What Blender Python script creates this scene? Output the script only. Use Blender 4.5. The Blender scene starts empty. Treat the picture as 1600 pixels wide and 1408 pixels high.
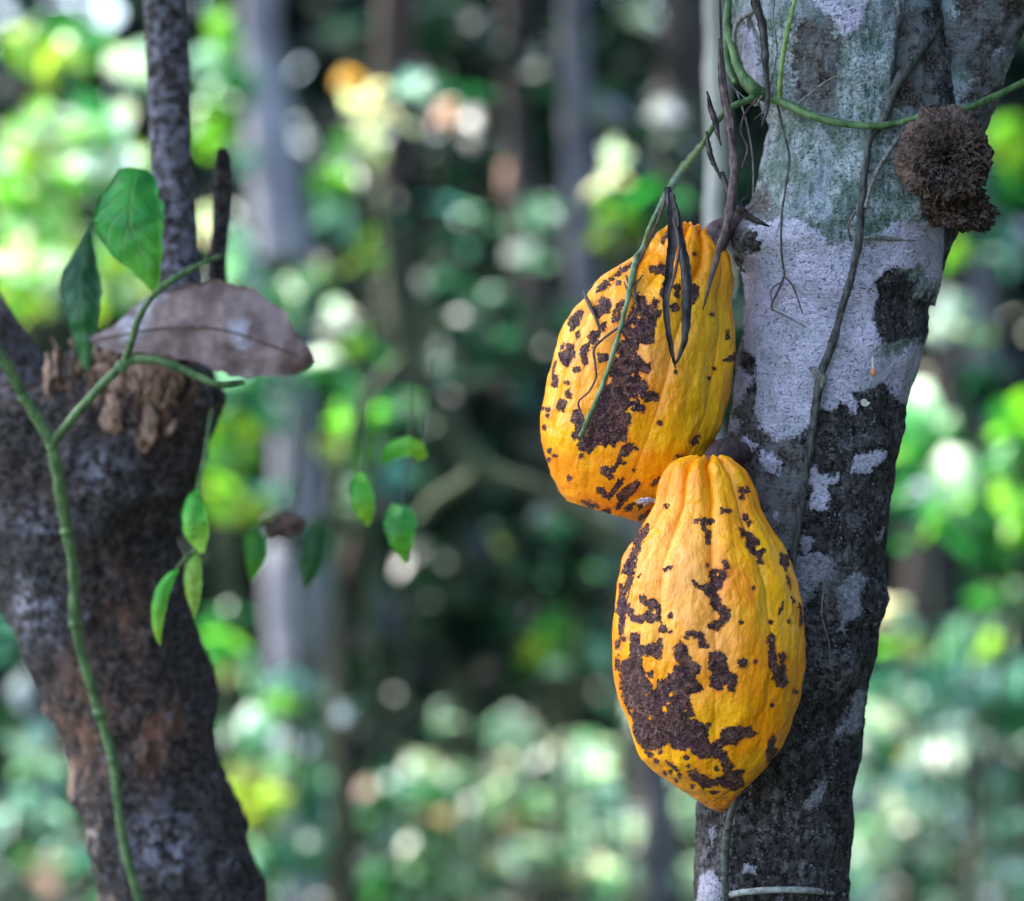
import bpy, math, random
import numpy as np
from mathutils import Vector
random.seed(7); rng = np.random.default_rng(7)

# ------------------------------------------------------------------ camera, sky, sun, exposure
SC = bpy.context.scene
COL = SC.collection
D = 1.6                      # distance of the plane the pixel scale refers to
S = 0.5246/1600              # metres per photo pixel at D
CZ = 1.25                    # camera height
cam = bpy.data.cameras.new('camera'); camo = bpy.data.objects.new('camera', cam); COL.objects.link(camo)
camo.location = (0, 0, CZ); camo.rotation_euler = (math.pi/2, 0, 0)
cam.sensor_width = 36; cam.lens = D*36/(1600*S); cam.clip_end = 3000; cam.clip_start = .05
cam.dof.use_dof = True; cam.dof.focus_distance = 1.608; cam.dof.aperture_fstop = 5.0
SC.camera = camo
SUN_AZ, SUN_EL = math.radians(-60), math.radians(52)     # azimuth from +Y towards +X
w = bpy.data.worlds.new('World'); SC.world = w; w.use_nodes = True
nt = w.node_tree; bgn = nt.nodes['Background']
sky = nt.nodes.new('ShaderNodeTexSky'); sky.sky_type = 'NISHITA'; sky.sun_disc = False
sky.sun_elevation = SUN_EL; sky.sun_rotation = SUN_AZ; sky.dust_density = 2.0; sky.air_density = 1.0
nt.links.new(sky.outputs[0], bgn.inputs[0]); bgn.inputs[1].default_value = 0.15
sun = bpy.data.lights.new('sun', 'SUN'); suno = bpy.data.objects.new('sun', sun); COL.objects.link(suno)
sun.energy = 3.3; sun.angle = math.radians(.5); sun.color = (1, .97, .90)
sdir = Vector((math.sin(SUN_AZ)*math.cos(SUN_EL), math.cos(SUN_AZ)*math.cos(SUN_EL), math.sin(SUN_EL)))
suno.rotation_euler = sdir.to_track_quat('Z', 'Y').to_euler()
SC.view_settings.view_transform = 'Standard'; SC.view_settings.look = 'None'
SC.view_settings.exposure = 2.75; SC.view_settings.gamma = 1
SC.cycles.use_denoising = True
SC.cycles.max_bounces = 8; SC.cycles.transparent_max_bounces = 8
SC.cycles.sample_clamp_indirect = 6

# ------------------------------------------------------------------ helpers
def P(px, py, Y):
    k = S*Y/D
    return np.array([(px-800)*k, Y, CZ-(py-704)*k])
def proj(V):
    k = V[..., 1]*S/D
    return 800+V[..., 0]/k, 704-(V[..., 2]-CZ)/k
def vnoise(p, seed=0):
    p = np.asarray(p, float); i = np.floor(p).astype(np.int64); f = p-i; f = f*f*(3-2*f)
    def h(a, b, c):
        n = (a*374761393 + b*668265263 + c*2147483647 + seed*1274126177) & 0xffffffff
        n = ((n ^ (n >> 13))*1274126177) & 0xffffffff
        n = ((n ^ (n >> 16))*2246822519) & 0xffffffff
        return ((n ^ (n >> 15)) & 0xffffff)/float(0xffffff)*2-1
    x, y, z = i[..., 0], i[..., 1], i[..., 2]; fx, fy, fz = f[..., 0], f[..., 1], f[..., 2]
    def L(a, b, t): return a+(b-a)*t
    return L(L(L(h(x, y, z), h(x+1, y, z), fx), L(h(x, y+1, z), h(x+1, y+1, z), fx), fy),
             L(L(h(x, y, z+1), h(x+1, y, z+1), fx), L(h(x, y+1, z+1), h(x+1, y+1, z+1), fx), fy), fz)
def fbm(p, o=4, seed=0):
    r = 0; a = 1.; p = np.asarray(p, float)
    for k in range(o):
        r = r+a*vnoise(p, seed+k*17); p = p*2.03+11.3; a *= .5
    return r
def mesh_obj(name, V, F, mat, parent=None, smooth=True, attrs=None, cols=None):
    me = bpy.data.meshes.new(name)
    V = np.asarray(V, np.float32).reshape(-1, 3); F = np.asarray(F, np.int32)
    nf, k = F.shape
    me.vertices.add(len(V)); me.vertices.foreach_set('co', V.ravel())
    me.loops.add(nf*k); me.loops.foreach_set('vertex_index', F.ravel())
    me.polygons.add(nf); me.polygons.foreach_set('loop_start', np.arange(nf, dtype=np.int32)*k)
    me.update(calc_edges=True); me.validate()
    if smooth: me.polygons.foreach_set('use_smooth', np.ones(len(me.polygons), bool))
    for n, a in (attrs or {}).items():
        at = me.attributes.new(n, 'FLOAT', 'POINT'); at.data.foreach_set('value', np.asarray(a, np.float32).ravel())
    if cols is not None:
        at = me.attributes.new('Col', 'FLOAT_COLOR', 'POINT')
        c = np.ones((len(V), 4), np.float32); c[:, :3] = np.asarray(cols).reshape(-1, 3); at.data.foreach_set('color', c.ravel())
    me.materials.append(mat)
    o = bpy.data.objects.new(name, me); COL.objects.link(o)
    if parent is not None: o.parent = parent; o.matrix_parent_inverse = parent.matrix_world.inverted()
    return o
def empty(name, loc, label, cat, group=None):
    o = bpy.data.objects.new(name, None); COL.objects.link(o); o.location = [float(v) for v in loc]
    o.empty_display_size = .05
    tag(o, label, cat, group); bpy.context.view_layer.update()
    return o
def tag(o, label=None, cat=None, group=None, kind=None):
    if label: o['label'] = label
    if cat: o['category'] = cat
    if group: o['group'] = group
    if kind: o['kind'] = kind
    return o
def grid_faces(nr, nc, wrap=True):
    i, j = np.meshgrid(np.arange(nr-1), np.arange(nc if wrap else nc-1), indexing='ij')
    j2 = (j+1) % nc
    return np.stack([i*nc+j, i*nc+j2, (i+1)*nc+j2, (i+1)*nc+j], -1).reshape(-1, 4)
def interp(x, pts):
    pts = sorted(pts); xs = [p[0] for p in pts]; ys = [p[1] for p in pts]
    return np.interp(x, xs, ys)
def smooth_curve(pts, n):
    """Catmull-Rom through rows of any width"""
    pts = np.asarray(pts, float); p = np.vstack([2*pts[0]-pts[1], pts, 2*pts[-1]-pts[-2]])
    m = len(pts)-1; out = []
    t = np.linspace(0, m-1e-6, n); i = t.astype(int); f = (t-i)[:, None]
    a, b, c, d = p[i], p[i+1], p[i+2], p[i+3]
    return .5*((2*b)+(-a+c)*f+(2*a-5*b+4*c-d)*f**2+(-a+3*b-3*c+d)*f**3)
def tube_geo(pts, seg=10, n=None, rough=0., seed=0, flat=1., twist=0.):
    """pts rows: x,y,z,r in metres"""
    n = n or max(8, len(pts)*8)
    c = smooth_curve(pts, n); p = c[:, :3]; r = np.abs(c[:, 3])
    T = np.gradient(p, axis=0); T /= np.linalg.norm(T, axis=1)[:, None]+1e-9
    up = np.array([0, 1., 0]); A = np.cross(T, up); A /= np.linalg.norm(A, axis=1)[:, None]+1e-6
    B = np.cross(T, A)
    th = np.linspace(0, 2*np.pi, seg, endpoint=False)
    tw = np.linspace(0, twist, n)[:, None]
    ca, sa = np.cos(th)[None], np.sin(th)[None]*flat
    u = ca*np.cos(tw)-sa*np.sin(tw); v = ca*np.sin(tw)+sa*np.cos(tw)
    V = p[:, None]+r[:, None, None]*(u[..., None]*A[:, None]+v[..., None]*B[:, None])
    if rough: 
        k = fbm(V/(r.mean()*3+1e-6), 3, seed)[..., None]; V = V+(V-p[:, None])*k*rough
    F = grid_faces(n, seg)
    V = V.reshape(-1, 3); V = np.vstack([V, p[0], p[-1]]); a, b = len(V)-2, len(V)-1
    j = np.arange(seg); j2 = (j+1) % seg
    F = np.vstack([F, np.stack([j2, j, np.full(seg, a), np.full(seg, a)], -1), np.stack([(n-1)*seg+j, (n-1)*seg+j2, np.full(seg, b), np.full(seg, b)], -1)])
    return V, F
def tris_fix(F): return F
def join(geos):
    Vs, Fs, o = [], [], 0
    for V, F in geos: Vs.append(V); Fs.append(F+o); o += len(V)
    return np.vstack(Vs), np.vstack(Fs)
def mk(name, V, F, mat, parent=None, **kw):
    """faces may hold degenerate quads (c,c): written as triangles"""
    F = np.asarray(F); d = F[:, 2] == F[:, 3]
    if not d.any(): return mesh_obj(name, V, F, mat, parent, **kw)
    Q = F[~d]; Tq = F[d][:, :3]
    T3 = np.vstack([Q[:, [0, 1, 2]], Q[:, [0, 2, 3]], Tq]) if len(Q) else Tq
    return mesh_obj(name, V, T3, mat, parent, **kw)

# ------------------------------------------------------------------ node helpers
class NM:
    def __init__(s, name):
        s.m = bpy.data.materials.new(name); s.m.use_nodes = True; s.t = s.m.node_tree; s.n = s.t.nodes; s.l = s.t.links
        s.b = s.n['Principled BSDF']; s.tc = s.n.new('ShaderNodeTexCoord')
    def set(s, sock, v):
        if hasattr(v, 'is_output') or isinstance(v, bpy.types.NodeSocket): s.l.new(v, sock)
        else:
            if isinstance(v, tuple) and len(v) == 3 and len(sock.default_value) == 4: v = (*v, 1)
            sock.default_value = v
    def attr(s, n, out='Fac'):
        a = s.n.new('ShaderNodeAttribute'); a.attribute_name = n; return a.outputs[out]
    def mapv(s, scale=(1, 1, 1), src=None):
        m = s.n.new('ShaderNodeMapping'); m.inputs['Scale'].default_value = scale
        s.l.new(src or s.tc.outputs['Object'], m.inputs[0]); return m.outputs[0]
    def noise(s, scale, detail=4, rough=.5, vec=None, dist=0):
        t = s.n.new('ShaderNodeTexNoise'); t.inputs['Scale'].default_value = scale; t.inputs['Detail'].default_value = detail
        t.inputs['Roughness'].default_value = rough; t.inputs['Distortion'].default_value = dist
        s.l.new(vec or s.tc.outputs['Object'], t.inputs['Vector']); return t.outputs['Fac']
    def vor(s, scale, feat='F1', vec=None):
        t = s.n.new('ShaderNodeTexVoronoi'); t.feature = feat; t.inputs['Scale'].default_value = scale
        s.l.new(vec or s.tc.outputs['Object'], t.inputs['Vector']); return t.outputs['Distance']
    def math(s, op, a, b=0., c=None, clamp=False):
        t = s.n.new('ShaderNodeMath'); t.operation = op; t.use_clamp = clamp
        s.set(t.inputs[0], a); s.set(t.inputs[1], b)
        if c is not None: s.set(t.inputs[2], c)
        return t.outputs[0]
    def step(s, v, lo, hi, a=0., b=1.):
        t = s.n.new('ShaderNodeMapRange'); t.interpolation_type = 'SMOOTHSTEP'
        s.set(t.inputs[0], v); t.inputs[1].default_value = lo; t.inputs[2].default_value = hi
        t.inputs[3].default_value = a; t.inputs[4].default_value = b; return t.outputs[0]
    def mix(s, f, a, b):
        t = s.n.new('ShaderNodeMix'); t.data_type = 'RGBA'; s.set(t.inputs[0], f); s.set(t.inputs[6], a); s.set(t.inputs[7], b); return t.outputs[2]
    def ramp(s, f, stops):
        t = s.n.new('ShaderNodeValToRGB'); e = t.color_ramp.elements
        while len(e) < len(stops): e.new(.5)
        for k, (p, c) in enumerate(stops): e[k].position = p; e[k].color = (*c, 1)
        s.set(t.inputs[0], f); return t.outputs[0]
    def bump(s, h, dist, strength=1., nrm=None):
        t = s.n.new('ShaderNodeBump'); t.inputs['Distance'].default_value = dist; t.inputs['Strength'].default_value = strength
        s.l.new(h, t.inputs['Height'])
        if nrm: s.l.new(nrm, t.inputs['Normal'])
        return t.outputs[0]
    def out(s, col=None, rough=None, nrm=None, spec=None):
        if col is not None: s.set(s.b.inputs['Base Color'], col)
        if rough is not None: s.set(s.b.inputs['Roughness'], rough)
        if nrm is not None: s.l.new(nrm, s.b.inputs['Normal'])
        if spec is not None: s.b.inputs['Specular IOR Level'].default_value = spec
        return s.m

def simple(name, c1, c2, scale, rough=.8, bump=.0004, stretch=(1, 1, 1), spec=.3):
    m = NM(name); v = m.mapv(stretch)
    n = m.noise(scale, 6, .65, v)
    return m.out(m.mix(m.step(n, .35, .65), c1, c2), rough, m.bump(n, bump), spec)

# leaf material: per-leaf colour, waxy, light shines through
def leaf_mat(name, rough=.42, trans=.4, spec=.5):
    m = NM(name); c = m.attr('Col', 'Color'); m.out(c, rough, spec=spec)
    t = m.n.new('ShaderNodeBsdfTranslucent')
    g = m.n.new('ShaderNodeMix'); g.data_type = 'RGBA'; g.blend_type = 'MULTIPLY'; g.inputs[0].default_value = 1
    m.l.new(c, g.inputs[6]); g.inputs[7].default_value = (1.05, 1.22, .8, 1); m.l.new(g.outputs[2], t.inputs[0])
    x = m.n.new('ShaderNodeMixShader'); x.inputs[0].default_value = trans
    m.l.new(m.b.outputs[0], x.inputs[1]); m.l.new(t.outputs[0], x.inputs[2]); m.l.new(x.outputs[0], m.n['Material Output'].inputs[0])
    return m.m
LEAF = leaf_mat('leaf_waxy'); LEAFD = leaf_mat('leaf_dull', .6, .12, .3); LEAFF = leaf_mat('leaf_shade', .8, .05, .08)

def sdf_union(px, py, ok, polys, margin=14., holes=()):
    """signed distance in photo px: positive inside any polygon"""
    X = px.ravel(); Y = py.ravel(); okr = ok.ravel(); out = np.full(X.shape, -margin)
    def one(poly):
        poly = np.asarray(poly, float)
        x0, y0 = poly.min(0)-margin; x1, y1 = poly.max(0)+margin
        idx = np.where((X > x0) & (X < x1) & (Y > y0) & (Y < y1) & okr)[0]
        if not len(idx): return idx, None
        x, y = X[idx], Y[idx]; d2 = np.full(x.shape, 1e9); ins = np.zeros(x.shape, bool)
        for (ax, ay), (bx, by) in zip(poly, np.roll(poly, -1, 0)):
            ex, ey = bx-ax, by-ay; t = np.clip(((x-ax)*ex+(y-ay)*ey)/(ex*ex+ey*ey+1e-9), 0, 1)
            d2 = np.minimum(d2, (x-ax-t*ex)**2+(y-ay-t*ey)**2)
            c = (ay > y) != (by > y)
            ins ^= c & (x < (bx-ax)*(y-ay)/((by-ay) if by != ay else 1e-9)+ax)
        return idx, np.where(ins, 1, -1)*np.sqrt(d2)
    for p in polys:
        idx, d = one(p)
        if d is not None: out[idx] = np.maximum(out[idx], np.minimum(d, margin))
    for p in holes:
        idx, d = one(p)
        if d is not None: out[idx] = np.minimum(out[idx], -d)
    return out.reshape(px.shape)
def disc(x, y, r, n=8): return [(x+r*math.cos(a*2*math.pi/n), y+r*math.sin(a*2*math.pi/n)) for a in range(n)]
def crop(ox, oy, sc, polys): return [[(ox+x/sc, oy+y/sc) for x, y in p] for p in polys]

# body of revolution whose left and right outlines are given in photo px at its own depth
class Body:
    def __init__(s, top, bot, L, R, Yc, ratio=1.):
        s.top = np.array(top, float); v = np.array(bot, float)-s.top; s.len = np.linalg.norm(v); s.d = v/s.len
        s.U = np.array([s.d[1], -s.d[0]]); s.Yc = Yc; s.ratio = ratio
        f = lambda pts: sorted([(float(np.dot(np.array(p)-s.top, s.d)), float(np.dot(np.array(p)-s.top, s.U))) for p in pts])
        s.L, s.R = f(L), f(R)
    def lr(s, t):
        k = lambda pts: np.interp(t, [p[0] for p in pts], [p[1] for p in pts])
        return k(s.L), k(s.R)
    def depth(s, t): return s.Yc(t) if callable(s.Yc) else np.full(np.shape(t), s.Yc)
    def build(s, ts, nth, prof=None, smooth=0):
        l, r = s.lr(ts)
        if smooth:
            ker = np.exp(-np.linspace(-2, 2, smooth)**2); ker /= ker.sum(); pad = smooth//2
            l = np.convolve(np.pad(l, pad, 'edge'), ker, 'valid')[:len(ts)]; r = np.convolve(np.pad(r, pad, 'edge'), ker, 'valid')[:len(ts)]
        c = (l+r)/2; hw = np.abs(r-l)/2
        ph = np.linspace(-np.pi, np.pi, nth, endpoint=False)      # 0 faces the camera
        T, PH = np.meshgrid(ts, ph, indexing='ij')
        Yc = s.depth(T); k = S*Yc/D
        rad = 1. if prof is None else prof(T, PH)
        u = hw[:, None]*np.sin(PH)*rad; dp = hw[:, None]*np.cos(PH)*rad*s.ratio
        cx = s.top[0]+s.d[0]*T+s.U[0]*(c[:, None]+u); cy = s.top[1]+s.d[1]*T+s.U[1]*(c[:, None]+u)
        V = np.stack([(cx-800)*k, Yc-dp*k, CZ-(cy-704)*k], -1)
        s.ax = np.stack([(s.top[0]+s.d[0]*T+s.U[0]*c[:, None]-800)*k, Yc, CZ-(s.top[1]+s.d[1]*T+s.U[1]*c[:, None]-704)*k], -1)
        return V, T, PH
    def surf(s, px, py, off=0.):
        """depth of the front surface under a photo pixel, off metres before it"""
        q = np.array([px, py], float)-s.top; t = q@s.d; u = q@s.U
        l, r = s.lr(t); c = (l+r)/2; hw = (r-l)/2; x = np.clip((u-c)/hw, -1, 1)
        Y = float(s.depth(np.array(t)))
        return Y-hw*s.ratio*math.sqrt(max(0, 1-x*x))*S*Y/D-off

# ================================================================== the setting
m = NM('forest_soil'); n1 = m.noise(3, 8, .7); n2 = m.noise(40, 4)
soil = m.out(m.mix(m.step(n1, .4, .6), (.02, .015, .01), (.015, .028, .01)), .95, m.bump(n2, .02))
gx = np.linspace(-400, 400, 81); GX, GY = np.meshgrid(np.sign(gx)*np.abs(gx)**2/400, np.sign(gx)*np.abs(gx)**2/400, indexing='ij')
GZ = .05*vnoise(np.stack([GX*.6, GY*.6, GX*0], -1))-.03
GZ = GZ*(np.hypot(GX, GY) < 60)
o = mesh_obj('ground', np.stack([GX, GY, GZ], -1), grid_faces(81, 81, False), soil); tag(o, kind='structure')

PAL = dict(lime=(.20, .50, .03), yel=(.46, .60, .06), green=(.035, .22, .045), deep=(.006, .026, .014), dark=(.003, .010, .008), teal=(.04, .19, .14),  # deep and dark carry the wood's shade in the leaf colour
           mint=(.26, .48, .36), white=(.62, .70, .62), cream=(.66, .60, .38), orange=(.65, .34, .05), brown=(.13, .07, .05),  # white and mint also stand for glints and bright gaps, put into leaf colour
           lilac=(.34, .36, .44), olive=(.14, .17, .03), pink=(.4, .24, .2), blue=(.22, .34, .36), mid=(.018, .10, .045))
def leaves(cs, ns, sizes, cols, aspect=.42, droop=.3, facing=0.):
    """one leaf per row: centre, size; 9 verts each, folded along the midrib and curved"""
    N = len(cs)
    t = np.array([0, .3, .3, .3, .7, .7, .7, 1.]); u = np.array([0, -.9, 0, .9, -.75, 0, .75, 0])
    F0 = np.array([[0, 1, 2, 2], [0, 2, 3, 3], [1, 4, 5, 2], [2, 5, 6, 3], [4, 7, 5, 5], [5, 7, 6, 6]])
    a = rng.uniform(0, 2*np.pi, N); el = rng.normal(-droop, .45, N)
    d = np.stack([np.cos(a)*np.cos(el), np.sin(a)*np.cos(el), np.sin(el)], -1)
    nn = np.stack([np.zeros(N), np.zeros(N), np.ones(N)], -1)+rng.normal(0, .45, (N, 3))+np.array([0, -facing, 0]); 
    s_ = np.cross(d, nn); s_ /= np.linalg.norm(s_, axis=1)[:, None]; nn = np.cross(s_, d)
    sz = np.asarray(sizes)[:, None, None]
    V = cs[:, None]+sz*((t-.5)[None, :, None]*d[:, None]+(u*aspect/2)[None, :, None]*s_[:, None]
                        +(np.abs(u)*.08-(t-.5)**2*.35)[None, :, None]*nn[:, None])
    F = (F0[None]+(np.arange(N)*8)[:, None, None]).reshape(-1, 4)
    C = np.repeat(np.asarray(cols)[:, None], 8, 1)
    return V.reshape(-1, 3), F, C.reshape(-1, 3)
def pick(pal, N):
    """pal: list of (name, weight)"""
    nm = [p[0] for p in pal]; wts = np.array([p[1] for p in pal], float); k = rng.choice(len(nm), N, p=wts/wts.sum())
    c = np.array([PAL[x] for x in nm])[k]
    return np.clip(c*rng.uniform(.7, 1.25, (N, 1))*(1+rng.normal(0, .08, (N, 3))), .002, .9)
def foliage(name, clusters, parent=None, mat=None, aspect=.45, droop=.3, facing=0.):
    """clusters: (centre xyz, radii xyz, n, leaf size, palette)"""
    Vs, Fs, Cs, o = [], [], [], 0
    for c, r, n, size, pal in clusters:
        q = rng.normal(0, 1, (n, 3)); q /= np.linalg.norm(q, axis=1)[:, None]; q *= rng.uniform(0, 1, (n, 1))**.5
        V, F, C = leaves(np.array(c)+q*np.array(r), n, size*rng.uniform(.6, 1.3, n), pick(pal, n), aspect, droop, facing)
        Vs.append(V); Fs.append(F+o); Cs.append(C); o += len(V)
    return mk(name, np.vstack(Vs), np.vstack(Fs), mat or LEAF, parent, cols=np.vstack(Cs))

# ================================================================== the focused cacao tree on the right
TL = [(1100, 4600), (1060, 3000), (1076, 1700), (1080, 1408), (1085, 1255), (1096, 1120), (1110, 980), (1124, 850), (1134, 740), (1139, 660), (1145, 600), (1148, 565),
      (1156, 500), (1156, 440), (1152, 410), (1146, 385), (1146, 352), (1160, 335), (1176, 319), (1184, 290), (1187, 262), (1195, 225), (1201, 195), (1192, 160), (1180, 131),
      (1165, 90), (1150, 56), (1146, 0), (1140, -100), (1150, -400), (1180, -1400)]
TR = [(1450, 4600), (1340, 3000), (1312, 1700), (1319, 1405), (1334, 1292), (1345, 1180), (1352, 1105), (1358, 1060), (1371, 1022), (1373, 980), (1386, 935), (1382, 905), (1381, 880), (1392, 820), (1395, 790), (1407, 730),
      (1414, 700), (1421, 650), (1424, 610), (1432, 565), (1443, 491), (1452, 470), (1466, 446), (1467, 412), (1469, 365), (1488, 340), (1500, 310), (1505, 250), (1500, 180), (1490, 100), (1475, 30), (1460, -60), (1430, -400), (1400, -1400)]
trunkB = Body((1300, 0), (1300, 1408), TL, TR, 1.68, .92)
ts = np.concatenate([np.linspace(-1400, -40, 60), np.linspace(-36, 1440, 900), np.linspace(1450, 3920, 90)])
V, T, PH = trunkB.build(ts, 460, smooth=9)
dirv = V-trunkB.ax; dirv /= np.linalg.norm(dirv, axis=-1)[..., None]
px, py = proj(V)
low = fbm(V*22, 3, 1)*.0030
front = np.abs(PH) < 1.9
WHITE = [[(1187, 352), (1200, 380), (1160, 418), (1157, 500), (1160, 545), (1178, 560), (1184, 600), (1180, 640), (1190, 668), (1215, 692), (1238, 684), (1268, 664), (1275, 642), (1283, 638), (1300, 643),
          (1313, 628), (1322, 634), (1333, 648), (1343, 646), (1343, 632), (1336, 615), (1345, 614), (1352, 618), (1362, 606), (1385, 598), (1398, 616), (1413, 630), (1430, 636), (1436, 560), (1437, 535), (1420, 540), (1400, 556), (1392, 566), (1385, 552), (1374, 528),
          (1366, 500), (1370, 476), (1376, 462), (1370, 440), (1384, 428), (1396, 416), (1420, 424), (1440, 412), (1450, 440), (1470, 440), (1480, 360), (1450, 345), (1400, 345), (1350, 385), (1330, 372), (1300, 385), (1262, 345), (1230, 340)],
         [(1325, 735), (1340, 712), (1360, 706), (1383, 704), (1382, 716), (1366, 730), (1352, 740), (1332, 738)], [(1262, 733), (1275, 727), (1284, 742), (1300, 746), (1313, 738), (1312, 752), (1292, 764), (1298, 780), (1290, 799), (1262, 797), (1270, 770)],
         [(1143, 698), (1168, 680), (1184, 694), (1170, 712), (1168, 728), (1152, 720)], [(1188, 702), (1202, 706), (1219, 724), (1216, 744), (1198, 738), (1186, 724)],
         [(1150, 570), (1176, 590), (1160, 620), (1146, 640), (1141, 600)], [(1140, 650), (1160, 660), (1150, 680), (1138, 672)],
         [(1243, 845), (1255, 836), (1272, 840), (1270, 860), (1248, 862)], [(1232, 876), (1266, 862), (1300, 868), (1308, 886), (1302, 905), (1280, 916), (1266, 938), (1252, 950), (1240, 930)],
         [(1322, 906), (1340, 893), (1360, 903), (1350, 922), (1344, 960), (1322, 972), (1318, 990), (1310, 984), (1322, 940), (1314, 920)],
         [(1336, 1080), (1354, 1078), (1350, 1120), (1342, 1146), (1318, 1152), (1308, 1142), (1330, 1124)], [(1372, 838), (1386, 820), (1380, 842), (1370, 852)],
         [(1092, 1370), (1108, 1357), (1130, 1378), (1124, 1412), (1082, 1412)], [(1158, 1349), (1182, 1354), (1180, 1366), (1160, 1366)], [(1255, 1265), (1272, 1232), (1292, 1212), (1290, 1240), (1268, 1268)],
         [(1150, 40), (1178, 50), (1190, 110), (1196, 150), (1172, 110)], [(1262, 2), (1360, -10), (1350, 40), (1318, 60), (1300, 30)],
         [(1205, 805), (1215, 800), (1214, 818)], [(1100, 1300), (1116, 1290), (1112, 1330)]]
MINT = [[(1130, -1500), (1140, 0), (1150, 56), (1180, 131), (1202, 195), (1185, 262), (1178, 330), (1210, 352), (1262, 348), (1300, 390), (1350, 400), (1400, 360), (1470, 372), (1490, 330), (1500, 240), (1450, 180), (1400, 130), (1420, 60), (1460, 0), (1460, -1500)],
        [(1355, 530), (1400, 540), (1430, 530), (1425, 570), (1390, 575), (1350, 565)], [(1400, 410), (1440, 395), (1470, 400), (1462, 450), (1440, 460), (1430, 430)]]
BROWN = [[(1232, 70), (1250, 30), (1300, 28), (1312, 70), (1318, 110), (1300, 140), (1305, 166), (1280, 176), (1240, 160), (1234, 120)], [(1142, 560), (1180, 580), (1195, 660), (1260, 700), (1262, 790), (1240, 860), (1200, 860), (1150, 740), (1136, 640)],
         [(1400, 20), (1450, 10), (1480, 90), (1460, 165), (1430, 170), (1400, 176), (1402, 120)], [(1176, 300), (1200, 290), (1215, 350), (1180, 400), (1150, 400), (1150, 350)], [(1160, 20), (1180, 30), (1186, 60), (1166, 50)],
         [(1270, 880), (1330, 860), (1330, 960), (1290, 970)]]
wob = np.stack([fbm(V*260, 3, 5), fbm(V*260, 3, 8)], -1)*3.0
wx, wy = px+wob[..., 0], py+wob[..., 1]
wA = sdf_union(wx, wy, front, WHITE, 20); mA = sdf_union(wx, wy, front, MINT, 40); bA = sdf_union(wx, wy, front, BROWN, 40)
# round the back of the trunk the patches go on by noise
bk = ~front; nb = fbm(V*14, 3, 31)
wA = np.where(bk, (nb-.1)*30, wA); mA = np.where(bk, (.3-nb)*30*(V[..., 2] > 1.3)-5, mA)
lich = np.clip((wA+2)/6, 0, 1)
bark = fbm(V*np.array([140, 140, 60]), 4, 3)*.0015
ridge = np.abs(fbm(V*np.array([210, 210, 45]), 3, 9))*.0016
disp = low+np.where(lich > 0, bark*.35, bark)*1.0-(1-lich)*ridge*.9+lich*.0005
def lump(x, y, r, h):
    return h*np.exp(-(((px-x)**2+(py-y)**2)/(r*r)))*front
disp = disp+lump(1180, 372, 34, .010)+lump(1308, 1040, 26, .006)-lump(1308, 1040, 8, .004)+lump(1368, 535, 22, .003)+lump(1350, 628, 8, .002)+lump(1155, 300, 30, .002)
disp = disp-np.exp(-((px-(1400+(180-py)*.22))/14)**2)*np.clip((230-py)/120, 0, 1)*.007*front      # crease below the fork
V = V+dirv*disp[..., None]
rt = empty('cacao_tree', P(1300, 4515, 1.68), 'sharply focused trunk of lavender white lichen above black bark, carrying both yellow pods', 'tree', 'cacao trees')
m = NM('cacao_bark_lichen')
fine = m.noise(900, 5, .7); mid = m.noise(240, 5, .6); big = m.noise(40, 4, .6)
dark = m.mix(m.step(mid, .43, .58), (.004, .0035, .004), (.066, .057, .056))
dark = m.mix(m.math('MULTIPLY', m.step(fine, .50, .60), .6), dark, (.085, .078, .075))
dark = m.mix(m.math('MULTIPLY', m.step(m.noise(48, 5, .7), .47, .60), m.step(m.noise(260, 5, .8), .47, .56, 0, .85)), dark, (.21, .205, .22))
speck = m.math('MULTIPLY', m.step(m.noise(700, 3, .6), .60, .65), m.step(m.noise(90, 3, .6), .42, .56)); dark = m.mix(m.math('MULTIPLY', speck, .8), dark, (.36, .35, .40))
brown = m.mix(m.step(m.noise(480, 6, .8), .43, .58), (.020, .015, .013), (.20, .165, .15)); brown = m.mix(m.step(m.noise(75, 5, .7), .44, .58, 0, .8), brown, (.24, .25, .25))
mintc = m.mix(m.step(m.noise(75, 4, .6), .42, .58), (.50, .57, .57), (.21, .30, .25))
mintc = m.mix(m.step(m.noise(560, 6, .8), .50, .60, 0, .9), mintc, (.05, .055, .05)); mintc = m.mix(m.step(m.noise(700, 4, .7), .57, .68, 0, .6), mintc, (.5, .55, .55))
mintc = m.mix(m.step(m.noise(34, 3, .5), .52, .62, 0, .75), mintc, (.40, .44, .50))
lav = m.mix(m.step(m.noise(60, 4, .6), .42, .58), (.76, .70, .86), (.56, .56, .66))
lav = m.mix(m.step(m.noise(700, 3, .6), .55, .75, 0, .5), lav, (.80, .76, .88)); lav = m.mix(m.step(m.noise(640, 5, .8), .53, .60, 0, .55), lav, (.17, .165, .20)); lav = m.mix(m.attr('old'), lav, m.mix(m.step(m.noise(420, 5, .7), .4, .62), (.30, .31, .33), (.08, .085, .085)))
jit = m.math('MULTIPLY', m.math('SUBTRACT', m.noise(480, 5, .7), .5), 24.)
jit2 = m.math('MULTIPLY', m.math('SUBTRACT', m.noise(150, 6, .75), .5), 90.)
bm = m.step(m.math('ADD', m.attr('brown'), jit2), -3, 5); mm = m.step(m.math('ADD', m.attr('mint'), jit2), -8, 6)
wd = m.math('ADD', m.attr('white'), jit); wm = m.step(wd, -.7, .7)
c = m.mix(mm, dark, mintc); c = m.mix(bm, c, brown); c = m.mix(wm, c, lav)
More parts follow.
